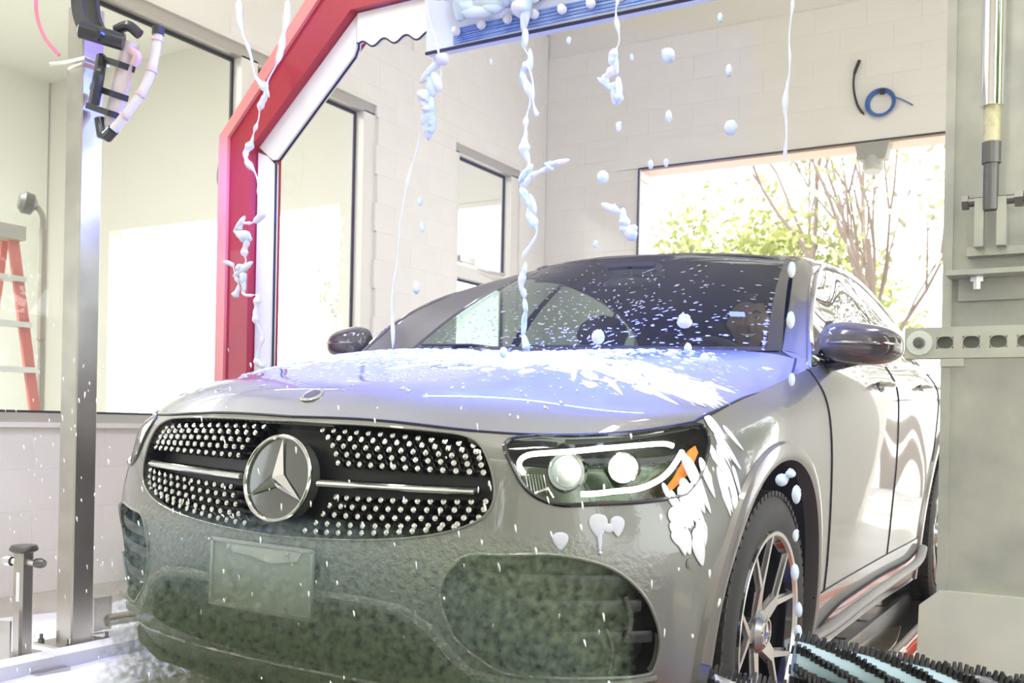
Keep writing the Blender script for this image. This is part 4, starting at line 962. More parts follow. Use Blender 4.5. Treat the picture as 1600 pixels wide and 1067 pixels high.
hd = mesh_obj('head', V, Fc, SKINM, PER, True); hd.location = (0.0, .025, .685); hd.rotation_euler = (-.05, 0, .28)
for s in (-1, 1):
    MB().ell((s*.030, -.079, .012), (.0125, .010, .0085), 2).build('eye', mat('eye_white', (.8, .8, .78), .2) if s < 0 else bpy.data.materials['eye_white'], hd, True)
    MB().ell((s*.030, -.0885, .012), (.0052, .0022, .0052), 2).build('pupil', BLACKG, hd, True)
    MB().tube([(s*.014, -.094, .032), (s*.030, -.096, .037), (s*.048, -.083, .031)], [.003, .004, .002], 6).build('eyebrow', HAIR, hd, True)
MB().tube([(-.030, -.081, -.052), (-.016, -.089, -.060), (0, -.091, -.062), (.016, -.089, -.060), (.030, -.081, -.052)], [.002, .006, .0075, .006, .002], 8, flat=.8).build('teeth', mat('teeth', (.85, .82, .76), .2), hd, True)
MB().tube([(-.034, -.080, -.049), (-.016, -.092, -.052), (0, -.095, -.053), (.016, -.092, -.052), (.034, -.080, -.049)], .0028, 6).tube([(-.032, -.080, -.055), (-.016, -.089, -.068), (0, -.091, -.071), (.016, -.089, -.068), (.032, -.080, -.055)], .0032, 6).build('lips', mat('lips', (.40, .17, .14), .4), hd, True)
V, Fc = ico(4); H = V*[.081, .102, .122]; keep = lambda p: p[2] > .040-.0*p[1] or (p[1] > .0 and p[2] > -.05) 
Ff = [f for f in Fc if all(keep(H[i]) and not (H[i][1] < -.05 and H[i][2] < .065) for i in f)]
mesh_obj('hair', H, Ff, HAIR, hd, True)
# short beard along the jaw
Bd = V*[.0785, .099, .1205]; Bd[:, 0] *= np.where(Bd[:, 2] < -.02, 1-.28*np.clip((-.02-Bd[:, 2])/.10, 0, 1), 1)
# hands on the wheel: palm, four fingers and a thumb each
for s in (-1, 1):
    hx, hy, hz = s*.115, -.375, .345
    vs = [(hx, hy, hz), (hx*.98, hy-.045, hz+.030), (hx*.97, hy-.075, hz+.050)]; ed = [(0, 1), (1, 2)]; rd = [.024, .030, .024]
    for k in range(4):
        ox = (k-1.5)*.019; L = (.9, 1.05, 1.0, .8)[k]; b = len(vs)
        vs += [(hx+ox, hy-.085, hz+.056), (hx+ox*1.1, hy-.085-.028*L, hz+.048), (hx+ox*1.1, hy-.075-.030*L, hz+.022), (hx+ox*1.05, hy-.075-.008*L, hz+.008)]
        ed += [(2, b), (b, b+1), (b+1, b+2), (b+2, b+3)]; rd += [.0105, .0095, .0088, .008]
    b = len(vs); vs += [(hx-s*.030, hy-.035, hz+.034), (hx-s*.045, hy-.060, hz+.050), (hx-s*.040, hy-.085, hz+.052)]; ed += [(1, b), (b, b+1), (b+1, b+2)]; rd += [.013, .0105, .009]
    skinned('hand', vs, ed, rd, SKINM, PER, 2)

# ================================================================ RED GANTRY
A_ = empty('wash_gantry', (-1.70, 3.0, 0)); tag(A_, 'red angular wash gantry arch with white edge panels and blue-lit foam bar', 'gantry')
def gx(x): return x+1.70
# outline of the inner face of the frame (x, z) in world, Y = 3.0 front
front = -.09; backy = .22
O1 = [(-3.175, 0), (-3.175, 2.03), (-2.575, 2.65), (-.30, 2.66), (.32, 2.035), (.32, 0)]      # outer pale edge
O2 = [(-3.125, 0), (-3.125, 2.02), (-2.545, 2.60), (-.335, 2.60), (.255, 2.02), (.255, 0)]
I2 = [(-3.01, 0), (-3.01, 1.965), (-2.50, 2.43), (-.38, 2.43), (.14, 1.965), (.14, 0)]
def ring(a, b, y0, y1, m, name, parent):
    mb = MB()
    for i in range(5):
        q = [a[i], a[i+1], b[i+1], b[i]]; mb.prism([(gx(x), z) for x, z in q], y0, y1, 'y')
    return mb.build(name, m, parent)
rf = ring(O2, I2, -.02, .16, RED, 'red_frame', A_)
ring(O1, O2, -.035, .20, REDL, 'edge_flange', A_)
# white edge panels with dark rim, rounded ends
def panel(pts, name='edge_panel', y=.02):
    o = MB().prism([(gx(x), z) for x, z in pts], y, y+.03, 'y').build(name, WPL, A_)
    c = np.mean([(gx(x), z) for x, z in pts], 0); P = [(gx(x), y+.015, z) for x, z in pts]
    MB().tube(P, .006, 5, closed=True).build('panel_rim', GASK, o); return o
panel([(-3.005, .15), (-3.005, 1.955), (-2.955, 1.935), (-2.92, 1.90), (-2.915, .25), (-2.95, .15)])
panel([(-3.00, 1.975), (-2.50, 2.425), (-2.502, 2.30), (-2.515, 2.27), (-2.90, 1.915), (-2.925, 1.915)])
panel([(.135, .15), (.135, 1.955), (.085, 1.935), (.05, 1.90), (.045, .25), (.08, .15)])
panel([(.13, 1.975), (-.38, 2.425), (-.378, 2.30), (-.365, 2.27), (.03, 1.915), (.055, 1.915)])
# header: white scalloped valance on the left, foam bar with bead nozzles to the right
sc = [(-2.49, 2.425), (-2.49, 2.315)]+[(-2.49+.36*t, 2.305+.012*math.sin(t*22)-.02*t) for t in np.linspace(.02, 1, 40)]+[(-2.12, 2.425)]
vo_ = MB().prism([(gx(x), z) for x, z in sc], .01, .03, 'y').build('scalloped_valance', WPL, A_)
MB().tube([(gx(x), .012, z-.002) for x, z in sc[1:-1]], .004, 5).build('valance_rim', GASK, vo_)
BLUEP = mat('blue_panel', (.10, .20, .62), .25, coat=.6, noise=(9, (.30, .45, .85)))
BLP = mat('pale_blue_bar', (.70, .76, .92), .35)
fb = MB().prism([(gx(-2.12), 2.185), (gx(-2.12), 2.45), (gx(-.50), 2.45), (gx(-.50), 2.185)], -.05, -.01, 'y').build('foam_bar', BLP, A_)
MB().tube([(gx(-2.12), -.052, 2.187), (gx(-.50), -.052, 2.187)], .006, 6).build('bar_rim', GASK, fb)
st_ = MB()
for i in range(7): st_.tube([(gx(-2.0), -.054, 2.203+i*.008), (gx(-1.5), -.056, 2.206+i*.008+.004*math.sin(i*2)), (gx(-.50), -.054, 2.204+i*.008)], .0042, 5)
st_.build('blue_fringe', BLUEP, fb)
MB().prism([(gx(x), z) for x, z in [(-1.72, 2.275), (-1.66, 2.285), (-1.60, 2.30), (-1.5, 2.28), (-1.40, 2.31), (-1.25, 2.275), (-1.1, 2.29), (-.50, 2.27), (-.50, 2.44), (-1.72, 2.44)]], -.062, -.051, 'y').build('dark_wave_panel', mat('navy_panel', (.05, .08, .30), .25, coat=.5), fb)
nz0 = None
for i in range(14):
    x_ = -1.98+i*.105
    if nz0 is None: nz0 = MB().ell((0, 0, 0), (.014, .016, .017), 2).lathe([(0, .016), (.008, .016), (.010, .012)], (0, .012, 0), (0, -1, 0), 12).build('bead_nozzle', WPL, fb, True); o = nz0
    else: o = nz0.copy(); COL.objects.link(o); o.parent = fb
    o.location = (gx(x_), -.075, 2.236+.005*math.sin(i))
LEDM = mat('blue_led', (.3, .4, 1), .3, emit=(.12, .2, 1), estr=6)
ld = MB()
for i in range(12): ld.box((gx(-2.4+i*.125), .06, 2.425), (.06, .02, .010))
ld.build('led_strip', LEDM, A_)
# feet of the gantry
for x_ in (-3.10, .23): MB().box((gx(x_), .07, .01), (.24, .36, .02)).build('base_plate', STEEL, A_)

# ================================================================ LEFT STEEL POST
LP = empty('steel_post', (-3.285, 2.41, 0)); tag(LP, 'square brushed steel post with a clamp, standing left of the car in foam', 'post')
MB().box((0, 0, 1.19), (.092, .092, 2.36), bev=.005).build('tube', STEEL, LP)
MB().box((0, 0, .012), (.20, .20, .02)).build('base_plate', STEEL, LP)
for x_, y_ in ((-.08, -.08), (.08, -.08), (.08, .08), (-.08, .08)): MB().lathe([(0, .012), (.012, .012), (.012, .007), (.03, .007), (.0301, .0001)], (x_, y_, .022), (0, 0, 1), 6).build('anchor_bolt', DSTEEL, LP)
cb = MB().tube([(-.085, -.085, 2.155), (-.02, -.068, 2.155), (.085, -.066, 2.155), (.09, .03, 2.155)], .009, 8).build('clamp_rod', SILVER, LP, True)
# black swing arm and hose gear at the head of the post
G_ = empty('hose_gear', (-3.10, 2.34, 2.2)); tag(G_, 'black bracket and clear valve assembly strapped to the head of the steel post', 'bracket')
def G(p): return (p[0]+3.10, p[1]-2.34, p[2]-2.2)
def strapped(pts, r, m, name, flat=1., seg=10, par=None): return MB().tube(catmull([G(p) for p in pts], 5), r, seg, flat=flat).build(name, m, par or G_, True)
arm_ = MB()
for dy in (0, .05):
    prof = catmull([(-3.20, 2.46, 0), (-3.195, 2.32, 0), (-3.16, 2.235, 0), (-3.10, 2.19, 0), (-3.05, 2.175, 0), (-3.03, 2.20, 0), (-3.06, 2.225, 0), (-3.105, 2.255, 0), (-3.135, 2.32, 0), (-3.14, 2.46, 0)], 4)
    arm_.prism([(p[0]+3.10, p[1]-2.2) for p in prof], -.06+dy*1.2, -.045+dy*1.2, 'y')
arm_.build('bracket_arm', BLK, G_)
MB().cyl(G((-3.115, 2.26, 2.215)), G((-3.01, 2.36, 2.185)), .030, 18).build('pivot_barrel', BLK, G_, True)
MB().lathe([(0, .013), (.006, .013), (.006, .006), (.0061, .0001)], G((-3.128, 2.268, 2.222)), (-.4, -1, 0), 14).build('pivot_bolt', SILVER, G_, True)
CLR = glass('clear_pink_pipe', (.93, .84, .86), 1.0, .15)
MB().cyl(G((-3.02, 2.40, 2.20)), G((-3.125, 2.40, 1.90)), .030, 16).build('clear_pipe', mat('milky_pipe', (.80, .70, .71), .25, alpha=.75), G_, True)
for z_ in (2.13, 2.03, 1.965): MB().box(G((-3.06-(2.2-z_)*.33, 2.385, z_)), (.13, .07, .022), Matrix.Rotation(.35, 3, 'Y')).build('pipe_clip', BLK, G_)
strapped([(-3.13, 2.36, 2.15), (-3.10, 2.33, 2.08), (-3.14, 2.34, 1.98)], .020, BLK, 'elbow')
strapped([(-3.05, 2.36, 2.235), (-3.0, 2.37, 2.245), (-2.965, 2.39, 2.215)], .019, BLK, 'cross_handle')
strapped([(-3.0, 2.38, 2.16), (-2.975, 2.39, 2.14), (-2.99, 2.39, 2.11)], .016, mat('pale_pink_plastic', (.62, .42, .45), .3), 'valve_spout')
# segmented hose hanging from it
HS = empty('segmented_hose', (-3.1, 2.37, 1.87)); tag(HS, 'curved translucent hose of jointed segments with black ends, right of the steel post head', 'hose')
hp = catmull([(-3.07, 2.37, 1.885), (-3.03, 2.39, 1.94), (-2.985, 2.42, 2.02), (-2.955, 2.44, 2.11), (-2.94, 2.45, 2.23)], 8)
hp = [np.array(p)-[-3.1, 2.37, 1.87] for p in hp]
HOSE = mat('translucent_hose', (.78, .74, .76), .25, alpha=.8)
for i in range(4): MB().tube(hp[i*8:i*8+9], .0165, 12).build('hose_segment', HOSE, HS, True)
for i in range(1, 5): p = hp[i*8-(1 if i == 4 else 0)-1]; q = hp[i*8-(1 if i == 4 else 0)]; MB().tube([p, q], .021, 12).build('joint_collar', mat('pinkish_collar', (.66, .50, .54), .3) if i == 1 else bpy.data.materials['pinkish_collar'], HS, True)
MB().cyl(hp[-1], hp[-1]+np.array([0, 0, .028]), .022, 14).build('hose_cap', BLK, HS, True)
MB().tube([hp[0], hp[0]+np.array([-.03, 0, -.018]), hp[0]+np.array([-.06, 0, -.01]), hp[0]+np.array([-.075, 0, .05])], [.021, .022, .02, .02], 12).build('hose_elbow', BLK, HS, True)
# pink air line left of the post head
pk = MB().tube(catmull([(-3.42, 2.30, 2.46), (-3.44, 2.31, 2.36), (-3.42, 2.33, 2.27), (-3.37, 2.36, 2.20)], 6), .007, 8).build('air_line', mat('pink_tube', (.80, .25, .40), .35), None, True); tag(pk, 'thin pink air line bowing out beside the steel post head', 'hose')

# ================================================================ BOTTOM LEFT: sprayer stand, rail with foam
S_ = empty('sprayer_stand', (-3.195, 2.14, 0)); tag(S_, 'low sprayer stand with a flat cap and crossed valves at the bottom left', 'sprayer')
MB().box((0, 0, .20), (.050, .050, .37), bev=.008).build('stand_post', STEEL, S_)
MB().lathe([(0, .034), (.008, .046), (.016, .046), (.026, .04), (.0261, .0001)], (0, 0, .385), (0, 0, 1), 20).build('flat_cap', DSTEEL, S_, True)
MB().cyl((-.085, -.02, .352), (.085, .02, .352), .010, 10).build('cross_tube', SILVER, S_, True)
for sx in (-1, 1): MB().lathe([(0, .016), (.02, .018), (.035, .012), (.0351, .0001)], (sx*.050, sx*.012, .352), (sx, sx*.25, 0), 12).build('valve_knob', DSTEEL if sx > 0 else SILVER, S_, True)
MB().prism([(-.02, .03), (.09, .03), (.09, .175), (-.02, .165)], -.105, -.099, 'y').build('splash_plate', STEEL, S_)
MB().box((0, 0, .025), (.16, .16, .012)).build('base_plate', STEEL, S_)
MB().box((.010, -.0265, .27), (.018, .002, .10)).build('tape_label', WPL, S_)
for x_, y_ in ((.065, -.065), (.02, -.065)): MB().lathe([(0, .009), (.008, .009), (.008, .005), (.020, .005), (.0201, .0001)], (x_, y_, .030), (0, 0, 1), 6).build('anchor_bolt', DSTEEL, S_)
RL = empty('floor_guide_rail', (-3.05, 3.2, 0)); tag(RL, 'long low white guide rail on the floor along the left side of the car', 'rail')
MB().box((0, 0, .030), (.10, 5.4, .05), bev=.01).build('rail_channel', mat('white_rail_paint', (.78, .78, .80), .4), RL)
for y_ in (-1.1, .1, 1.3): MB().box((-.02, y_, .012), (.22, .12, .016)).build('mounting_foot', STEEL, RL)
cn = empty('floor_conduit', (-3.35, 2.9, 0)); tag(cn, 'short steel pipe lying on the floor behind the steel post', 'pipe')
MB().cyl((.0, -.30, .06), (.06, .42, .06), .024, 12).build('pipe', STEEL, cn, True); MB().box((.07, .46, .10), (.12, .12, .20), bev=.01).build('junction_box', mat('pale_box', (.70, .68, .64), .5), cn)
MB().box((-.02, -.32, .09), (.05, .08, .13)).build('pipe_bracket', STEEL, cn)

# ================================================================ RIGHT STEEL COLUMN
K_ = empty('galvanised_column', (-.10, 2.70, 0)); tag(K_, 'wide galvanised steel column filling the right edge, with pivot bracket', 'column')
MB().box((.04, .08, 1.75), (.57, .16, 3.3)).build('column_plate', GALV, K_)
MB().box((-.236, -.004, 1.75), (.022, .012, 3.3)).build('edge_fold', GALV, K_)
MB().prism([(-.295, .02), (-.285, .43), (-.262, .45), (-.240, .47), (.30, .47), (.30, .02)], -.022, .0, 'y').build('base_cover', mat('pale_green_grey_steel', (.52, .53, .46), .5, .3, noise=(6, (.58, .58, .50))), K_)
bk = empty('bracket', (0, 0, 0)); bk.parent = K_
MB().box((.06, -.045, 1.245), (.58, .09, .012)).build('shelf', GALV, bk)
MB().box((.06, -.020, 1.30), (.50, .04, .020)).box((.06, -.008, 1.215), (.54, .012, .06)).build('angle', GALV, bk)
for x_ in (-.165, .0): MB().lathe([(0, .016), (.012, .016), (.012, .009), (.030, .009), (.0301, .0001)], (x_, -.045, 1.238), (0, 0, -1), 6).build('hex_bolt', SILVER, bk)
for x_ in (-.16, -.112): MB().prism([(-.010+x_, 1.305), (.010+x_, 1.305), (.010+x_, 1.42), (-.010+x_, 1.42)], -.085, -.045, 'y').build('clevis_plate', GALV, bk)
MB().cyl((-.195, -.065, 1.415), (-.072, -.065, 1.415), .011, 10).lathe([(0, .020), (.018, .020)], (-.085, -.065, 1.415), (1, 0, 0), 6).lathe([(0, .018), (.014, .018), (.0141, .0001)], (-.185, -.065, 1.415), (-1, 0, 0), 6).build('clevis_pin', DSTEEL, bk)
cy = empty('air_cylinder', (-.236, 2.62, 1.40)); tag(cy, 'vertical polished air cylinder rod mounted on the steel column', 'cylinder')
MB().cyl((0, 0, -.01), (0, 0, .10), .017, 14).build('rod_eye', DSTEEL, cy, True); MB().cyl((0, 0, .10), (0, 0, .15), .021, 14).build('lock_nut', DSTEEL, cy)
MB().cyl((0, 0, .15), (0, 0, .235), .019, 14).build('weathered_sleeve', mat('yellowed_steel', (.42, .40, .24), .6, .4, noise=(30, (.60, .56, .36))), cy, True)
MB().cyl((0, 0, .235), (0, 0, 1.5), .026, 18).build('polished_tube', CHROME, cy, True)
# slotted strut arm
ST = empty('slotted_strut', (-.40, 2.52, 1.07)); tag(ST, 'horizontal slotted steel strut bolted at its left end, in front of the column', 'strut')
sl = MB(); L0, L1, hh = -.005, .46, .036
slots = [(.065+.056*i, .065+.056*i+.036) for i in range(7)]
u0 = L0
for a, b in slots: sl.box(((u0+a)/2, 0, 0), (a-u0, .005, 2*hh)); sl.box(((a+b)/2, 0, hh-.011), (b-a, .005, .022)); sl.box(((a+b)/2, 0, -hh+.011), (b-a, .005, .022)); u0 = b
sl.box(((u0+L1)/2, 0, 0), (L1-u0, .005, 2*hh))
for a, b in slots:   # rounded slot ends
    for xc, sg_ in ((a, 1), (b, -1)):
        r = .014
        P = [(xc, r)]+[(xc+sg_*(r-r*math.cos(t)), r*math.sin(t)) for t in np.linspace(PI/2, 0, 5)][::-1][:0]
        for t0, t1 in zip(np.linspace(0, PI/2, 5)[:-1], np.linspace(0, PI/2, 5)[1:]):
            for sz in (1, -1):
                q = [(xc, sz*r), (xc, sz*r*math.sin(t0)), (xc+sg_*(r-r*math.cos(t0)), sz*r*math.sin(t0)), (xc+sg_*(r-r*math.cos(t1)), sz*r*math.sin(t1))]
                sl.prism(q, -.0025, .0025, 'y')
sl.box(((L0+L1)/2, .018, hh-.002), (L1-L0, .036, .004)).box(((L0+L1)/2, .018, -hh+.002), (L1-L0, .036, .004)).box(((L0+L1)/2, .036, 0), (L1-L0, .003, 2*hh))
sl.build('strut_channel', GALV, ST)
MB().lathe([(0, .029), (.004, .029), (.0041, .012)], (.028, -.003, 0), (0, -1, 0), 32).build('washer', SILVER, ST, True)
MB().lathe([(0, .013), (.010, .013), (.011, .009), (.016, .0085), (.0161, .0001)], (.028, -.007, 0), (0, -1, 0), 12).build('strut_bolt', DSTEEL, ST)
MB().box((.10, .01, -.047), (.05, .05, .018)).build('clamp_foot', GALV, ST)

# ================================================================ WHEEL SCRUBBER (toothed dark brush, pale blue core)
BR = empty('wheel_scrubber', (-.33, 2.0, .368)); tag(BR, 'blurred dark toothed wheel scrubber with a pale blue core, low at the right', 'brush')
def axis_pts(a, b, n): return [np.array(a)+(np.array(b)-np.array(a))*i/(n-1) for i in range(n)]
R1a, R1b = (-.165, -.08, .058), (.42, .14, -.035)
R2a, R2b = (-.30, -.16, -.01), (.42, .02, -.135)
BLC = mat('pale_blue_core', (.34, .46, .52), .35); BRS = mat('black_bristle', (.018, .019, .02), .5); WFM = mat('foamy_bristle_core', (.50, .51, .50), .6, noise=(30, (.12, .12, .13)))
for (a, b, rc, m1) in ((R1a, R1b, .035, BLC), (R2a, R2b, .038, WFM)):
    P = axis_pts(a, b, 12); MB().tube(P[:6], rc, 14).build('core', m1, BR, True); MB().tube(P[5:], [rc+.006*math.sin(i*2.1) for i in range(7)], 14).build('core', WFM, BR, True)
    x, y, d = basis(np.array(b)-np.array(a)); tb = MB(); L = np.linalg.norm(np.array(b)-np.array(a)); n = int(L/.009)
    for i in range(n):
        p = np.array(a)+(np.array(b)-np.array(a))*i/n
        for k in range(6):
            an = 2*PI*k/6+i*.09+.3+random.uniform(-.05, .05); dr = math.cos(an)*x+math.sin(an)*y; tt = np.cross(d, dr)
            r0, r1 = rc*.95, rc+random.uniform(.013, .022)
            tb.add([p+dr*r0+tt*.008-d*.004, p+dr*r0-tt*.008-d*.004, p+dr*r0-tt*.008+d*.004, p+dr*r0+tt*.008+d*.004, p+dr*r1+tt*.003-d*.002, p+dr*r1-tt*.003-d*.002, p+dr*r1-tt*.003+d*.003, p+dr*r1+tt*.003+d*.003],
                   [(0, 1, 2, 3), (7, 6, 5, 4), (0, 4, 5, 1), (1, 5, 6, 2), (2, 6, 7, 3), (3, 7, 4, 0)])
    o = tb.build('bristle_teeth', BRS, BR); o['kind'] = 'stuff'
MB().box((.36, .10, -.22), (.16, .10, .40)).build('scrubber_mount', GALV, BR)
MB().lathe([(-.01, .02), (.01, .05), (.03, .05), (.031, .0001)], R2a, tuple(np.array(R2a)-np.array(R2b)), 16).build('end_cap', BRS, BR, True)

# ================================================================ CONVEYOR beside and under the car
CV = empty('conveyor_track', (-1.0, 4.4, 0)); tag(CV, 'steel conveyor track with brassy plates running under the right wheels', 'conveyor')
MB().box((0, 0, .006), (.62, 6.5, .012)).build('dark_bed', mat('wet_dark_steel', (.05, .045, .04), .25, .7), CV)
BRASS = mat('brassy_wet_plate', (.52, .42, .28), .22, .9, noise=(12, (.66, .58, .42)), bump=(40, .3, .003))
p0_ = None
for i in range(28):
    if p0_ is None: p0_ = MB().box((0, 0, 0), (.12, .205, .012), bev=.01).build('slat_plate', BRASS, CV); o = p0_
    else: o = p0_.copy(); COL.objects.link(o); o.parent = CV
    o.location = (.09, -3.0+i*.22, .022+.002*(i % 2))
MB().box((.165, 0, .03), (.02, 6.5, .04)).box((.01, 0, .03), (.02, 6.5, .04)).build('track_rib', STEEL, CV)
MB().prism([(.20, -.75), (.27, -.80), (.31, -.5), (.30, -.1), (.26, .25), (.21, .1), (.19, -.35)], .012, .017, 'z').build('wet_patch', BRASS, CV)
OR = empty('orange_guide_rail', (-.56, 4.4, 0)); tag(OR, 'orange-red guide rail on the floor behind the steel column', 'rail')
MB().prism([(-.07, .015), (.07, .015), (.07, .05), (.0, .075), (-.07, .05)], -2.6, 3.2, 'y').build('rail_bar', mat('orange_red_paint', (.85, .10, .02), .35, coat=.5), OR)
MB().box((.005, .3, .078), (.006, 5.7, .004)).box((-.05, .3, .064), (.006, 5.7, .004)).build('wear_line', WPL, OR)

# ================================================================ ON THE BACK WALL
wv = MB().tube(catmull([(-1.665, YB-.02, 3.73), (-1.70, YB-.03, 3.62), (-1.70, YB-.03, 3.50), (-1.67, YB-.02, 3.38), (-1.62, YB-.005, 3.30)], 6), [.014]*6+[.009]*19, 6).build('loose_cable', GASK, None, True); tag(wv, 'short loose black cable curving up the back wall above the doorway', 'cable')
cb_ = MB()
for i in range(5): cb_.tube([(-1.50+(.085+.006*i)*math.cos(a), YB-.02-.006*i, 3.375+(.085+.005*i)*math.sin(a)) for a in np.linspace(0, 2*PI, 37)[:-1]], .006, 6, closed=True)
cb_.tube(catmull([(-1.42, YB-.02, 3.42), (-1.33, YB-.02, 3.37), (-1.27, YB-.01, 3.33)], 5), .005, 6)
cbo = cb_.build('coiled_cable', mat('blue_cable', (.05, .14, .42), .35), None, True); tag(cbo, 'coil of blue cable on the back wall above the doorway', 'cable')
MB().box((-1.49, YB-.03, 3.46), (.035, .04, .035)).build('cable_tie', GASK, cbo)
sl_ = empty('security_camera', (-1.56, YB+.05, 3.09)); tag(sl_, 'small grey camera hanging under the doorway lintel', 'camera')
MB().prism([(-.13, 0), (.13, 0), (.10, -.13), (-.10, -.13)], -.07, .07, 'y').build('housing', mat('grey_casting', (.36, .36, .33), .5), sl_)
MB().lathe([(0, .075), (.08, .082), (.11, .06), (.1101, .0001)], (0, 0, -.12), (0, -.25, -1), 20).build('lens_barrel', mat('pale_casting', (.50, .50, .46), .35), sl_, True)
wr_ = MB().tube(catmull([(-8.35, YB-.03, 3.95), (-8.55, YB-.03, 3.80), (-8.60, YB-.03, 3.5), (-8.40, YB-.01, 3.25)], 6), .010, 6).build('loose_wire', mat('grey_wire', (.35, .34, .32), .5), None, True); tag(wr_, 'thin loose wire on the back wall of the next bay', 'cable')
# ================================================================ NEXT BAY: ladder, conduit with lamp
LD = empty('step_ladder', (-6.05, 3.69, 0)); tag(LD, 'red step ladder with silver treads in the next bay, seen through the window', 'ladder')
RR = mat('faded_red_fibreglass', (.72, .25, .24), .45); 
for s in (-1, 1):
    y0_, y1_ = s*.15, s*(.60)
    MB().add([(a+dx, b+dy, z_) for (a, b, z_) in ((0, s*.24, 2.0), (.0, s*.56, 0)) for dx, dy in ((-.012, -.035), (.012, -.035), (.012, .035), (-.012, .035))], [(0, 1, 2, 3), (7, 6, 5, 4), (0, 4, 5, 1), (1, 5, 6, 2), (2, 6, 7, 3), (3, 7, 4, 0)]).build('side_rail', RR, LD)
    MB().add([(a+dx, b+dy, z_) for (a, b, z_) in ((-.05, s*.22, 2.0), (-.9, s*.52, 0)) for dx, dy in ((-.012, -.022), (.012, -.022), (.012, .022), (-.012, .022))], [(0, 1, 2, 3), (7, 6, 5, 4), (0, 4, 5, 1), (1, 5, 6, 2), (2, 6, 7, 3), (3, 7, 4, 0)]).build('rear_rail', RR, LD)
for k in range(6):
    z_ = .28+k*.29; w_ = .56-(z_/2)*.32
    MB().box((.01, 0, z_), (.10, 2*w_+.04, .035)).build('tread', SILVER, LD)
MB().box((-.02, 0, 2.02), (.20, .56, .09)).build('top_cap', mat('grey_cap', (.5, .48, .46), .5), LD)
PD = empty('conduit_lamp', (-6.6, 4.52, 0)); tag(PD, 'dim grey conduit with a round lamp head in the next bay behind the ladder', 'lamp')
MB().cyl((0, 0, .0), (0, 0, 1.4), .022, 8).cyl((0, 0, 1.4), (0, 0, 2.2), .030, 8).tube(catmull([(0, 0, 2.2), (0, -.01, 2.30), (-.02, -.06, 2.37)], 5), .02, 8).build('conduit', mat('grey_conduit', (.40, .38, .34), .5), PD, True)
MB().lathe([(0, .03), (.03, .075), (.09, .080), (.12, .05), (.121, .0001)], (-.02, -.04, 2.36), (-.35, -.9, .15), 18).build('lamp_head', mat('dark_lamp_shell', (.15, .15, .14), .4), PD, True)

# ================================================================ FOAM
def hood_pt(u, v):
    s, t = HOOD.inv(np.abs(u), v, 0, 1); P = HOOD.at(s, t); N = HOOD.nrm(s, t); N *= np.sign(N[:, 2:3]); sg = np.where(np.asarray(u) < 0, -1, 1)[:, None]; one = np.hstack([sg, np.ones_like(sg), np.ones_like(sg)])
    return P*one, N*one
def blobs(name, pts, nrm, dirs, L, Wd, Hh, m, sub=2, label=None, cat=None, parent=None, group=None, world=True, kind='stuff'):
    """flattened, stretched drops lying on a surface, joined to one mesh"""
    T, Fc = ico(sub); T = T.copy(); T[:, 1] *= 1-.45*np.clip(T[:, 0], -1, 1)         # taper towards the tip
    V = []; Fa = []; n = len(T); F0 = np.array(Fc)
    for i in range(len(pts)):
        N = nrm[i]/np.linalg.norm(nrm[i]); d = dirs[i]-N*(dirs[i]@N); d /= max(np.linalg.norm(d), 1e-6); s = np.cross(N, d)
        V.append(pts[i]+T[:, :1]*L[i]*d+T[:, 1:2]*Wd[i]*s+T[:, 2:]*Hh[i]*N); Fa.append(F0+i*n)
    V = np.concatenate(V)
    if world:
        M = np.array(CM); V = V@M[:3, :3].T+M[:3, 3]
    o = mesh_obj(name, V, np.concatenate(Fa), m, parent, True); tag(o, label, cat, group, kind); return o
R_ = rng
def cloud(n, c, su, sv): return R_.normal(c[0], su, n), R_.normal(c[1], sv, n)
U = []; Vv = []; Ls = []; Ws = []
for n, c, su, sv, l, w in ((170, (.10, .80), .15, .12, .030, .020), (150, (.36, .68), .12, .085, .032, .020), (120, (.55, .66), .085, .055, .036, .016), (100, (.70, .70), .055, .05, .034, .013), (90, (-.15, .95), .20, .14, .022, .014), (90, (-.45, .95), .20, .16, .022, .013), (70, (.80, .66), .035, .035, .034, .012),
      (120, (.15, 1.08), .30, .10, .016, .010), (90, (-.50, .62), .12, .12, .020, .012)):
    a, b = cloud(n, c, su, sv); U += list(a); Vv += list(b); Ls += list(l*R_.uniform(.4, 1.3, n)); Ws += list(w*R_.uniform(.5, 1.3, n))
U = np.array(U); Vv = np.array(Vv); k = (np.abs(U) < .84) & (Vv > .30) & (Vv < 1.34) & ~((np.abs(U) > .72) & (Vv < .56)); U, Vv, Ls, Ws = U[k], Vv[k], np.array(Ls)[k], np.array(Ws)[k]
P, N = hood_pt(U, Vv); D = np.stack([U-.12, (Vv-.85)*1.4, np.zeros_like(U)], 1)+R_.normal(0, .05, (len(U), 3))
blobs('soap_foam', P, N, D, Ls, Ws, .0045+0*Ls, FOAM, label='white soap foam splashed across the bonnet towards the right headlight', cat='foam')
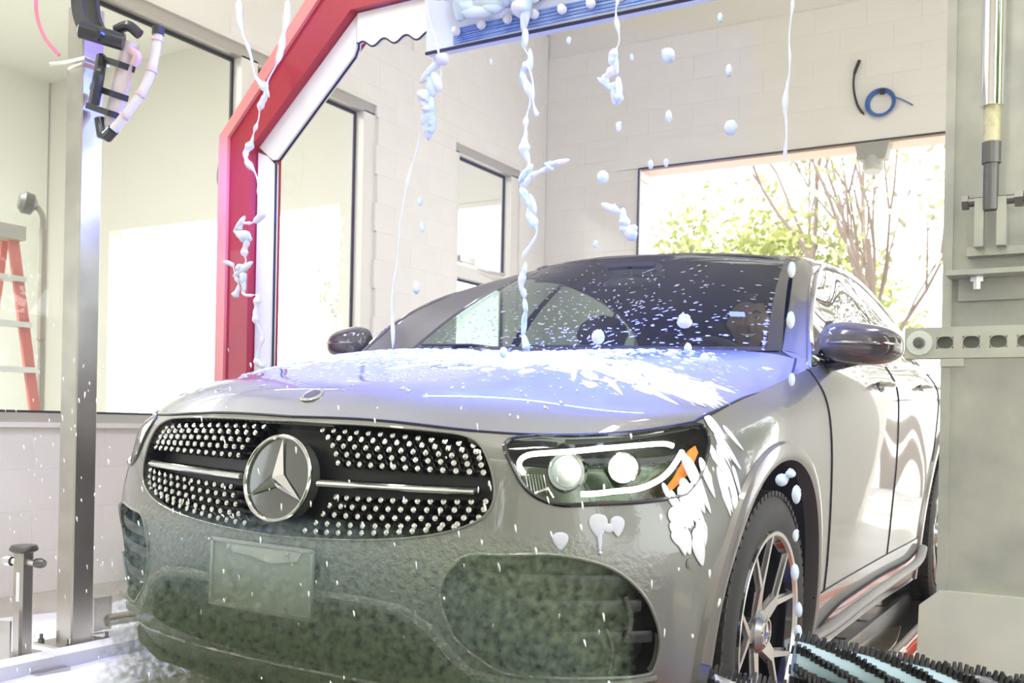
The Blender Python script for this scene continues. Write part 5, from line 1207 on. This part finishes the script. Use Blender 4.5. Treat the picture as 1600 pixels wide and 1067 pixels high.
# fine flecks on bonnet, screen
n = 1500; U = R_.normal(.12, .42, n); Vv = R_.normal(.75, .27, n); k = (np.abs(U) < .84) & (Vv > .16) & (Vv < 1.36) & ~((np.abs(U) > .66) & (Vv < .52)); U, Vv = U[k], Vv[k]
P, N = hood_pt(U, Vv); D = np.stack([U-.12, Vv-.85, 0*U], 1)+R_.normal(0, .1, (len(U), 3)); q = R_.uniform(.3, 1, len(U))**2
blobs('foam_flecks', P, N, D, .0045+.010*q, .0022+.003*q, .002+0*q, FOAM, sub=1, label='fine white foam flecks scattered over the bonnet', cat='foam')
n = 650; s = np.clip(R_.normal(.10, .50, n), -.93, .93); t = np.abs(R_.normal(0, .34, n)); k = t < .93; s, t = s[k], t[k]
P = WS.at(np.abs(s), t); N = WS.nrm(np.abs(s), t); N *= np.sign(N[:, 2:3]); sg = np.sign(s)[:, None]; one = np.hstack([sg, np.ones_like(sg), np.ones_like(sg)]); P, N = P*one, N*one
D = np.stack([P[:, 0]-.1, 0*s, (P[:, 2]-1.05)*1.0], 1)+R_.normal(0, .08, (len(s), 3)); q = R_.uniform(.2, 1, len(s))**2
blobs('foam_flecks', P+N*.002, N, D, .0035+.010*q, .0018+.0028*q, .0015+0*q, FOAM, sub=1, label='white foam flecks thrown up over the windscreen glass', cat='foam')
FOAM2 = mat('thin_soap_film', (.82, .83, .88), .5, alpha=.82)
# long radiating streaks at the right edge of the bonnet, running down the headlight and bumper
def on_nose(u, z): p, n_ = bz(u, z, .002); return p, n_
P = []; N = []; D = []; L = []; Wd = []
for (u, v, du, dv, l, w) in ((.66, .60, 1, -.45, .09, .016), (.72, .56, 1, -.5, .08, .013), (.74, .62, 1, -.25, .09, .016), (.70, .70, 1, .1, .08, .013), (.62, .52, .8, -.8, .07, .010), (.78, .60, 1, -.3, .06, .014), (.52, .50, .5, -1, .055, .007), (.76, .72, 1, .3, .06, .009), (.58, .76, .9, .5, .07, .010), (.68, .78, .9, .6, .06, .008), (.80, .64, 1, -.2, .05, .013), (.40, .47, .1, -1, .035, .020), (.58, .47, .2, -.5, .028, .018)):
    a, b = hood_pt(np.array([u]), np.array([v])); P.append(a[0]); N.append(b[0]); D.append(np.array([du, dv, -.2])); L.append(l); Wd.append(w)
for (u, z, du, dz, l, w) in ((.868, .885, .3, -1, .040, .016), (.880, .865, .3, -1, .045, .010), (.872, .775, .06, -1, .060, .012), (.884, .755, .08, -1, .070, .013), (.888, .71, .05, -1, .060, .010), (.892, .77, .08, -1, .050, .012), (.868, .70, .06, -1, .050, .009), (.846, .735, .05, -1, .028, .007), (.876, .64, .05, -1, .035, .006), (.90, .66, .04, -1, .040, .006)):
    a, b = on_nose(u, z); P.append(a); N.append(b); D.append(np.array([du, .35, dz])); L.append(l); Wd.append(w)
for (v, z, dv, dz, l, w) in ((.52, .79, .3, -1, .060, .014), (.535, .73, .2, -1, .060, .010), (.555, .83, .5, -1, .055, .012), (.60, .86, .5, -1, .04, .009), (.50, .74, .2, -1, .06, .013), (.56, .76, .25, -1, .04, .008)):
    s2, t2 = BODY.inv([v], [z], 1, 2, .12, .4); p = BODY.at(s2, t2)[0]; n_ = (BODY.nrm(s2, t2)*BK.sign)[0]; P.append(p); N.append(n_); D.append(np.array([0, dv, dz])); L.append(l); Wd.append(w)
for k in range(24):
    u = R_.uniform(.868, .905); z = R_.uniform(.63, .79)-(u-.868)*.6; a, b = on_nose(u, z); P.append(a); N.append(b); D.append(np.array([u*.05+R_.normal(0, .05), .3, -1.])); L.append(R_.uniform(.015, .04)); Wd.append(R_.uniform(.010, .022))
for k in range(16):
    v = R_.uniform(.49, .545); z = R_.uniform(.70, .84); s2, t2 = BODY.inv([v], [z], 1, 2, .12, .4); p = BODY.at(s2, t2)[0]; n_ = (BODY.nrm(s2, t2)*BK.sign)[0]; P.append(p); N.append(n_); D.append(np.array([0, .3, -1.])); L.append(R_.uniform(.015, .045)); Wd.append(R_.uniform(.006, .014))
blobs('foam_streaks', np.array(P), np.array(N), np.array(D), L, Wd, [.0028]*len(L), FOAM2, sub=3, label='white foam streaks fanning over the bonnet edge and dripping past the right headlight', cat='foam')
P = []; N = []; D = []; L = []; Wd = []
for (u, z, l, w) in ((.746, .668, .026, .019), (.778, .668, .022, .015), (.763, .664, .010, .022), (.752, .635, .026, .005), (.683, .634, .019, .016), (.755, .612, .004, .004)):
    a, b = on_nose(u, z); P.append(a); N.append(b); D.append(np.array([0, .05, -1.])); L.append(l); Wd.append(w)
blobs('foam_splat', np.array(P), np.array(N), np.array(D), L, Wd, [.003]*len(L), FOAM, sub=3, label='two foam splats on the bumper below the right headlight', cat='foam')
# hanging foam streams: (world Y plane, pixel-free world x, z paths)
def stream(label, pts, r, seed, lumps=0, flat=.6):
    rr = random.Random(seed); P = catmull(pts, 10); n = len(P); w = [rr.uniform(0, 6.28) for _ in range(4)]
    r *= 1.45; rad = [max(.0025, r*(.55+.38*math.sin(i*.23+w[0])+.30*math.sin(i*.61+w[1])+.16*math.sin(i*1.3+w[2]))) for i in range(n)]; rad[0] *= .6; rad[-1] *= .3; rad[-2] *= .6
    P = [p+np.array([math.sin(i*.45+w[3])*r*.5, 0, 0]) for i, p in enumerate(P)]
    mb = MB().tube(P, rad, 10)
    for k in range(lumps):
        i = rr.randrange(2, n-2); d = P[i+1]-P[i-1]; d = d/np.linalg.norm(d); s_ = np.array([d[2], 0, -d[0]]); M3 = np.stack([s_, [0, 1, 0], d], 1)
        mb.ell(P[i]+s_*rr.uniform(-1, 1)*r*.7, (r*rr.uniform(.5, 1.0), r*.6, r*rr.uniform(1.4, 3.2)), 2, M3)
    o = mb.build('foam_stream', FOAMS, None, True, 80); tag(o, label, 'foam'); return o
def XY(Y, pts): return [(x, Y, z) for x, z in pts]
stream('thin white foam strand falling down in front of the left red upright', XY(2.75, [(-2.86, 2.45), (-2.82, 2.3), (-2.76, 2.16), (-2.71, 2.07), (-2.74, 2.0), (-2.76, 1.92), (-2.80, 1.86), (-2.75, 1.77), (-2.71, 1.66), (-2.74, 1.60), (-2.82, 1.60)]), .009, 1, 3)
stream('white foam strand crossing the red diagonal, joining the thin one', XY(2.75, [(-2.61, 2.4), (-2.62, 2.26), (-2.68, 2.14), (-2.71, 2.07)]), .009, 2)
stream('curled foam wisp low on the left red upright', XY(2.75, [(-2.9, 1.46), (-2.86, 1.44), (-2.83, 1.38), (-2.84, 1.32)]), .008, 3)
stream('zigzag foam strand beside the lower left red upright', XY(2.75, [(-2.81, 1.41), (-2.79, 1.33), (-2.72, 1.32), (-2.74, 1.25), (-2.70, 1.18), (-2.72, 1.09), (-2.69, 1.05)]), .009, 4, 2)
stream('foam hook in the middle of the left red upright', XY(2.75, [(-2.82, 1.60), (-2.83, 1.57), (-2.79, 1.53), (-2.795, 1.46), (-2.83, 1.42)]), .013, 5, 4)
stream('long foam strand falling from the left end of the bar to the bonnet', XY(2.85, [(-2.08, 2.45), (-2.03, 2.24), (-1.99, 2.12), (-1.99, 2.03), (-2.03, 1.96), (-2.06, 1.90), (-2.09, 1.78), (-2.13, 1.65), (-2.15, 1.49), (-2.17, 1.31), (-2.17, 1.12)]), .0045, 6)
stream('thick foam lump on the long strand at the left end of the bar', XY(2.845, [(-1.99, 2.12), (-2.02, 2.06), (-2.03, 2.0), (-2.045, 1.95), (-2.02, 1.90), (-2.03, 1.86)]), .019, 7, 5)
stream('central ragged foam column pouring onto the bonnet', XY(2.85, [(-1.67, 2.30), (-1.66, 2.15), (-1.64, 2.06), (-1.65, 2.0), (-1.63, 1.89), (-1.65, 1.8), (-1.63, 1.72), (-1.65, 1.64), (-1.62, 1.56), (-1.60, 1.49), (-1.64, 1.40)]), .010, 8, 16)
stream('lower beaded part of the central foam column, meeting the bonnet', XY(2.85, [(-1.645, 1.37), (-1.64, 1.29), (-1.63, 1.18), (-1.63, 1.10)]), .008, 18, 9)
stream('thin side strand right of the central foam column', XY(2.84, [(-1.63, 2.03), (-1.61, 1.93), (-1.60, 1.86)]), .006, 9)
stream('side spray arm of the central foam column', XY(2.84, [(-1.64, 1.65), (-1.59, 1.675), (-1.54, 1.695), (-1.52, 1.70)]), .010, 10, 2)
stream('foam clot with a pointed tail right of the central column', XY(2.85, [(-1.32, 2.19), (-1.32, 2.07), (-1.33, 2.0), (-1.35, 1.95), (-1.33, 1.91), (-1.30, 1.875)]), .010, 11, 5)
stream('two-lobed foam clot falling near the doorway corner', XY(2.85, [(-1.335, 1.55), (-1.30, 1.53), (-1.285, 1.48), (-1.26, 1.46)]), .011, 12, 2)
stream('faint foam strand falling in front of the doorway', XY(2.85, [(-.78, 2.15), (-.78, 2.02), (-.785, 1.88), (-.79, 1.75), (-.79, 1.61)]), .005, 13)
stream('upper foam curtain splashing over the left half of the bar', [(-2.08, 2.88, 2.40), (-2.0, 2.87, 2.36), (-1.86, 2.87, 2.40), (-1.76, 2.86, 2.34), (-1.6, 2.86, 2.38), (-1.5, 2.87, 2.33)], .022, 34, 14)
stream('foam gushing over the front of the bar', [(-1.98, 2.88, 2.44), (-1.9, 2.87, 2.30), (-1.80, 2.87, 2.27), (-1.70, 2.87, 2.29), (-1.66, 2.86, 2.20)], .024, 14, 14)
def drop(x, y, z, r, st=1.6, label=None, group='foam drops falling over the car'):
    rr = random.Random(int(abs(x*1000+z*777))); mb = MB()
    mb.ell((0, 0, 0), (r, r, r*st), 2)
    for k in range(3): mb.ell((rr.uniform(-.6, .6)*r, 0, rr.uniform(-.7, .7)*r*st), (r*rr.uniform(.4, .75), r*.6, r*rr.uniform(.5, .9)), 1)
    o = mb.build('foam_drop', FOAMS, None, True, 80); o.location = (x, y, z); tag(o, label, 'foam', group); return o
where = ['high, near the right end of the foam bar', 'level with the top of the loose cable', 'above the left of the doorway', 'left of the loose cable, level with it', 'large round one just above the lintel, left of the loose cable',
 'round one left of the doorway corner', 'at the left of the lintel edge', 'lowest of the pair by the doorway corner', 'by the underside of the bar, right of its middle', 'small one under the middle of the bar', 'on the back wall, right of the foam clot',
 'lower of three dots beside the long strand', 'upper of three dots beside the long strand', 'lowest dot beside the long strand', 'small one left of the central column under the bar', 'small one above the roof near the back corner', 'right of the pointed clot']
for i, ((x, z), r) in enumerate(zip([(-1.15, 1.985), (-1.145, 1.80), (-1.15, 1.66), (-.96, 1.91), (-.95, 1.74), (-1.36, 1.64), (-1.20, 1.66), (-1.26, 1.455), (-.99, 2.07), (-1.49, 2.09), (-1.31, 1.79), (-2.05, 1.54), (-2.06, 1.63), (-2.07, 1.33), (-1.78, 2.07), (-1.38, 1.43), (-1.27, 2.0)],
     [.021, .010, .007, .010, .020, .018, .008, .020, .008, .006, .008, .010, .009, .012, .006, .007, .006])):
    drop(x, 2.85, z, r, 1.15 if r > .015 else 1.9, 'falling white foam drop, '+where[i])
for i, (x, z, r) in enumerate(((-.59, 1.21, .012), (-.59, 1.10, .013), (-.585, .97, .010), (-.57, .72, .014), (-.57, .63, .009), (-.57, .55, .013), (-.56, .47, .011), (-.56, .42, .012))):
    drop(x, 2.2, z, r*.72, 2.1, 'blue-white drop of the vertical row by the front wheel, '+['topmost', 'second from the top', 'third, beside the fender', 'at the wheel arch top', 'beside the tyre shoulder', 'level with the rim top', 'level with the hub', 'lowest, above the brush'][i])
for i, (x, y, z, r, s_) in enumerate(((-.91, 2.4, 1.125, .020, .75), (-1.15, 2.4, 1.095, .018, 1.1), (-.90, 2.4, 1.06, .010, 1.4), (-.855, 2.4, 1.03, .015, .9), (-1.44, 2.4, 1.06, .012, 1.3), (-.63, 2.3, .745, .015, 1.0), (-.61, 2.3, .76, .012, .8))):
    drop(x, y, z, r, s_, 'white foam lump, '+['in front of the middle of the windscreen', 'low in front of the windscreen, left of middle', 'just above the bonnet rear edge', 'over the bonnet towards the driver side', 'over the splash centre', 'left one by the wheel arch top', 'right one by the wheel arch top'][i])
# airborne fine drops in front of the car (uncountable)
n = 230; X = R_.uniform(-2.6, -.5, n); Y = R_.uniform(1.35, 1.68, n); Z = R_.uniform(.25, 1.0, n)
k = ~((X > -.85) & (Z > .9)); X, Y, Z = X[k], Y[k], Z[k]; n = len(X); P = np.stack([X, Y, Z], 1)
blobs('falling_droplets', P, np.tile([0, -1., 0], (n, 1)), np.tile([.12, 0, -1.], (n, 1))+R_.normal(0, .15, (n, 3)), R_.uniform(.003, .009, n), R_.uniform(.001, .0022, n), R_.uniform(.001, .002, n), DROP, sub=1, label='fine falling droplets in the air in front of the bumper', cat='water', world=False)
n = 110; X = R_.uniform(-4.2, -3.0, n); Y = R_.uniform(2.0, 3.2, n); Z = R_.uniform(.2, 1.3, n); P = np.stack([X, Y, Z], 1)
k = ~((abs(X+3.285) < .10) & (abs(Y-2.41) < .10)); P = P[k]; n = len(P)
blobs('falling_droplets', P, np.tile([0, -1., 0], (n, 1)), np.tile([.25, 0, -1.], (n, 1))+R_.normal(0, .15, (n, 3)), R_.uniform(.005, .013, n), R_.uniform(.0012, .0028, n), R_.uniform(.001, .002, n), DROP, sub=1, label='fine droplets sprayed in the air around the left steel post', cat='water', world=False)
# low foam bank on the floor at the left
n = 420; X = R_.normal(-3.15, .33, n); Y = R_.uniform(1.2, 3.4, n)
k = (X < -2.72) & (X > -4.05) & ~((abs(X+3.62) < .12) & (abs(Y-2.3) < .12)); X, Y = X[k], Y[k]; n = len(X)
sh = MB(); g = []
nx, ny = 40, 60
for j in range(ny):
    for i in range(nx):
        x = -3.95+1.25*i/(nx-1); y = .9+2.3*j/(ny-1); e = min(i, nx-1-i, j, ny-1-j)/5
        g.append((x+.05*math.sin(y*7+i*.1), y, .001+.016*min(1, e)*(.75+.25*math.sin(x*17+2*math.sin(y*9))*math.cos(y*13))))
fo = mesh_obj('floor_foam', g, [(j*nx+i, j*nx+i+1, (j+1)*nx+i+1, (j+1)*nx+i) for j in range(ny-1) for i in range(nx-1)], mat('floor_suds', (.84, .85, .94), .5, bump=(60, .4, .004)), None, True); tag(fo, 'layer of white suds covering the floor at the lower left', 'foam', kind='stuff')

# ================================================================ SPRAY HAZE in front of the bumper
VM = bpy.data.materials.new('green_spray_haze'); VM.use_nodes = True; nt = VM.node_tree
for n_ in list(nt.nodes): nt.nodes.remove(n_)
out = nt.nodes.new('ShaderNodeOutputMaterial'); vs = nt.nodes.new('ShaderNodeVolumeScatter'); vs.inputs['Color'].default_value = (.76, .95, .58, 1); vs.inputs['Anisotropy'].default_value = .2  # green scatter colour also stands in for greenery mirrored in the bumper
tc = nt.nodes.new('ShaderNodeTexCoord'); nz = nt.nodes.new('ShaderNodeTexNoise'); nz.inputs['Scale'].default_value = 62; nz.inputs['Detail'].default_value = 2
mr = nt.nodes.new('ShaderNodeMapRange'); mr.inputs['From Min'].default_value = .49; mr.inputs['From Max'].default_value = .58; mr.inputs['To Min'].default_value = 1.0; mr.inputs['To Max'].default_value = 48
sx = nt.nodes.new('ShaderNodeSeparateXYZ'); mz = nt.nodes.new('ShaderNodeMapRange'); mz.inputs['From Min'].default_value = .26; mz.inputs['From Max'].default_value = -.02
mx_ = nt.nodes.new('ShaderNodeMapRange'); mx_.inputs['From Min'].default_value = .73; mx_.inputs['From Max'].default_value = .50
m1 = nt.nodes.new('ShaderNodeMath'); m1.operation = 'MULTIPLY'; m2 = nt.nodes.new('ShaderNodeMath'); m2.operation = 'MULTIPLY'
L_ = nt.links.new
L_(tc.outputs['Object'], nz.inputs['Vector']); L_(tc.outputs['Object'], sx.inputs[0]); L_(nz.outputs['Fac'], mr.inputs['Value']); L_(sx.outputs['Z'], mz.inputs['Value']); L_(sx.outputs['X'], mx_.inputs['Value'])
L_(mr.outputs[0], m1.inputs[0]); L_(mz.outputs[0], m1.inputs[1]); L_(m1.outputs[0], m2.inputs[0]); L_(mx_.outputs[0], m2.inputs[1]); mq = nt.nodes.new('ShaderNodeMapRange'); mq.inputs['From Min'].default_value = -.66; mq.inputs['From Max'].default_value = -.42; L_(sx.outputs['X'], mq.inputs['Value']); m3 = nt.nodes.new('ShaderNodeMath'); m3.operation = 'MULTIPLY'; L_(m2.outputs[0], m3.inputs[0]); L_(mq.outputs[0], m3.inputs[1]); m2 = m3
L_(m2.outputs[0], vs.inputs['Density']); va = nt.nodes.new('ShaderNodeVolumeAbsorption'); va.inputs['Color'].default_value = vs.inputs['Color'].default_value; ad = nt.nodes.new('ShaderNodeAddShader'); L_(m2.outputs[0], va.inputs['Density']); L_(vs.outputs[0], ad.inputs[0]); L_(va.outputs[0], ad.inputs[1]); L_(ad.outputs[0], out.inputs['Volume'])
hz = MB().box((0, 0, 0), (1.36, .10, .62)).build('spray_haze', VM); hz.location = (-1.37, 1.57, .40); tag(hz, 'mottled greenish spray haze hanging low in front of the bumper', 'spray', kind='stuff')

MM = bpy.data.materials.new('faint_mist'); MM.use_nodes = True; nt = MM.node_tree
for n_ in list(nt.nodes): nt.nodes.remove(n_)
out = nt.nodes.new('ShaderNodeOutputMaterial'); vs = nt.nodes.new('ShaderNodeVolumeScatter'); vs.inputs['Color'].default_value = (1, 1, 1, 1); vs.inputs['Density'].default_value = .014
nt.links.new(vs.outputs[0], out.inputs['Volume'])
ms = MB().box((0, 0, 0), (3.9, 6.4, 3.6)).build('air_mist', MM); ms.location = (-2.40, 4.55, 1.82); tag(ms, 'faint white mist hanging in the air of the wash bay', 'mist', kind='stuff')
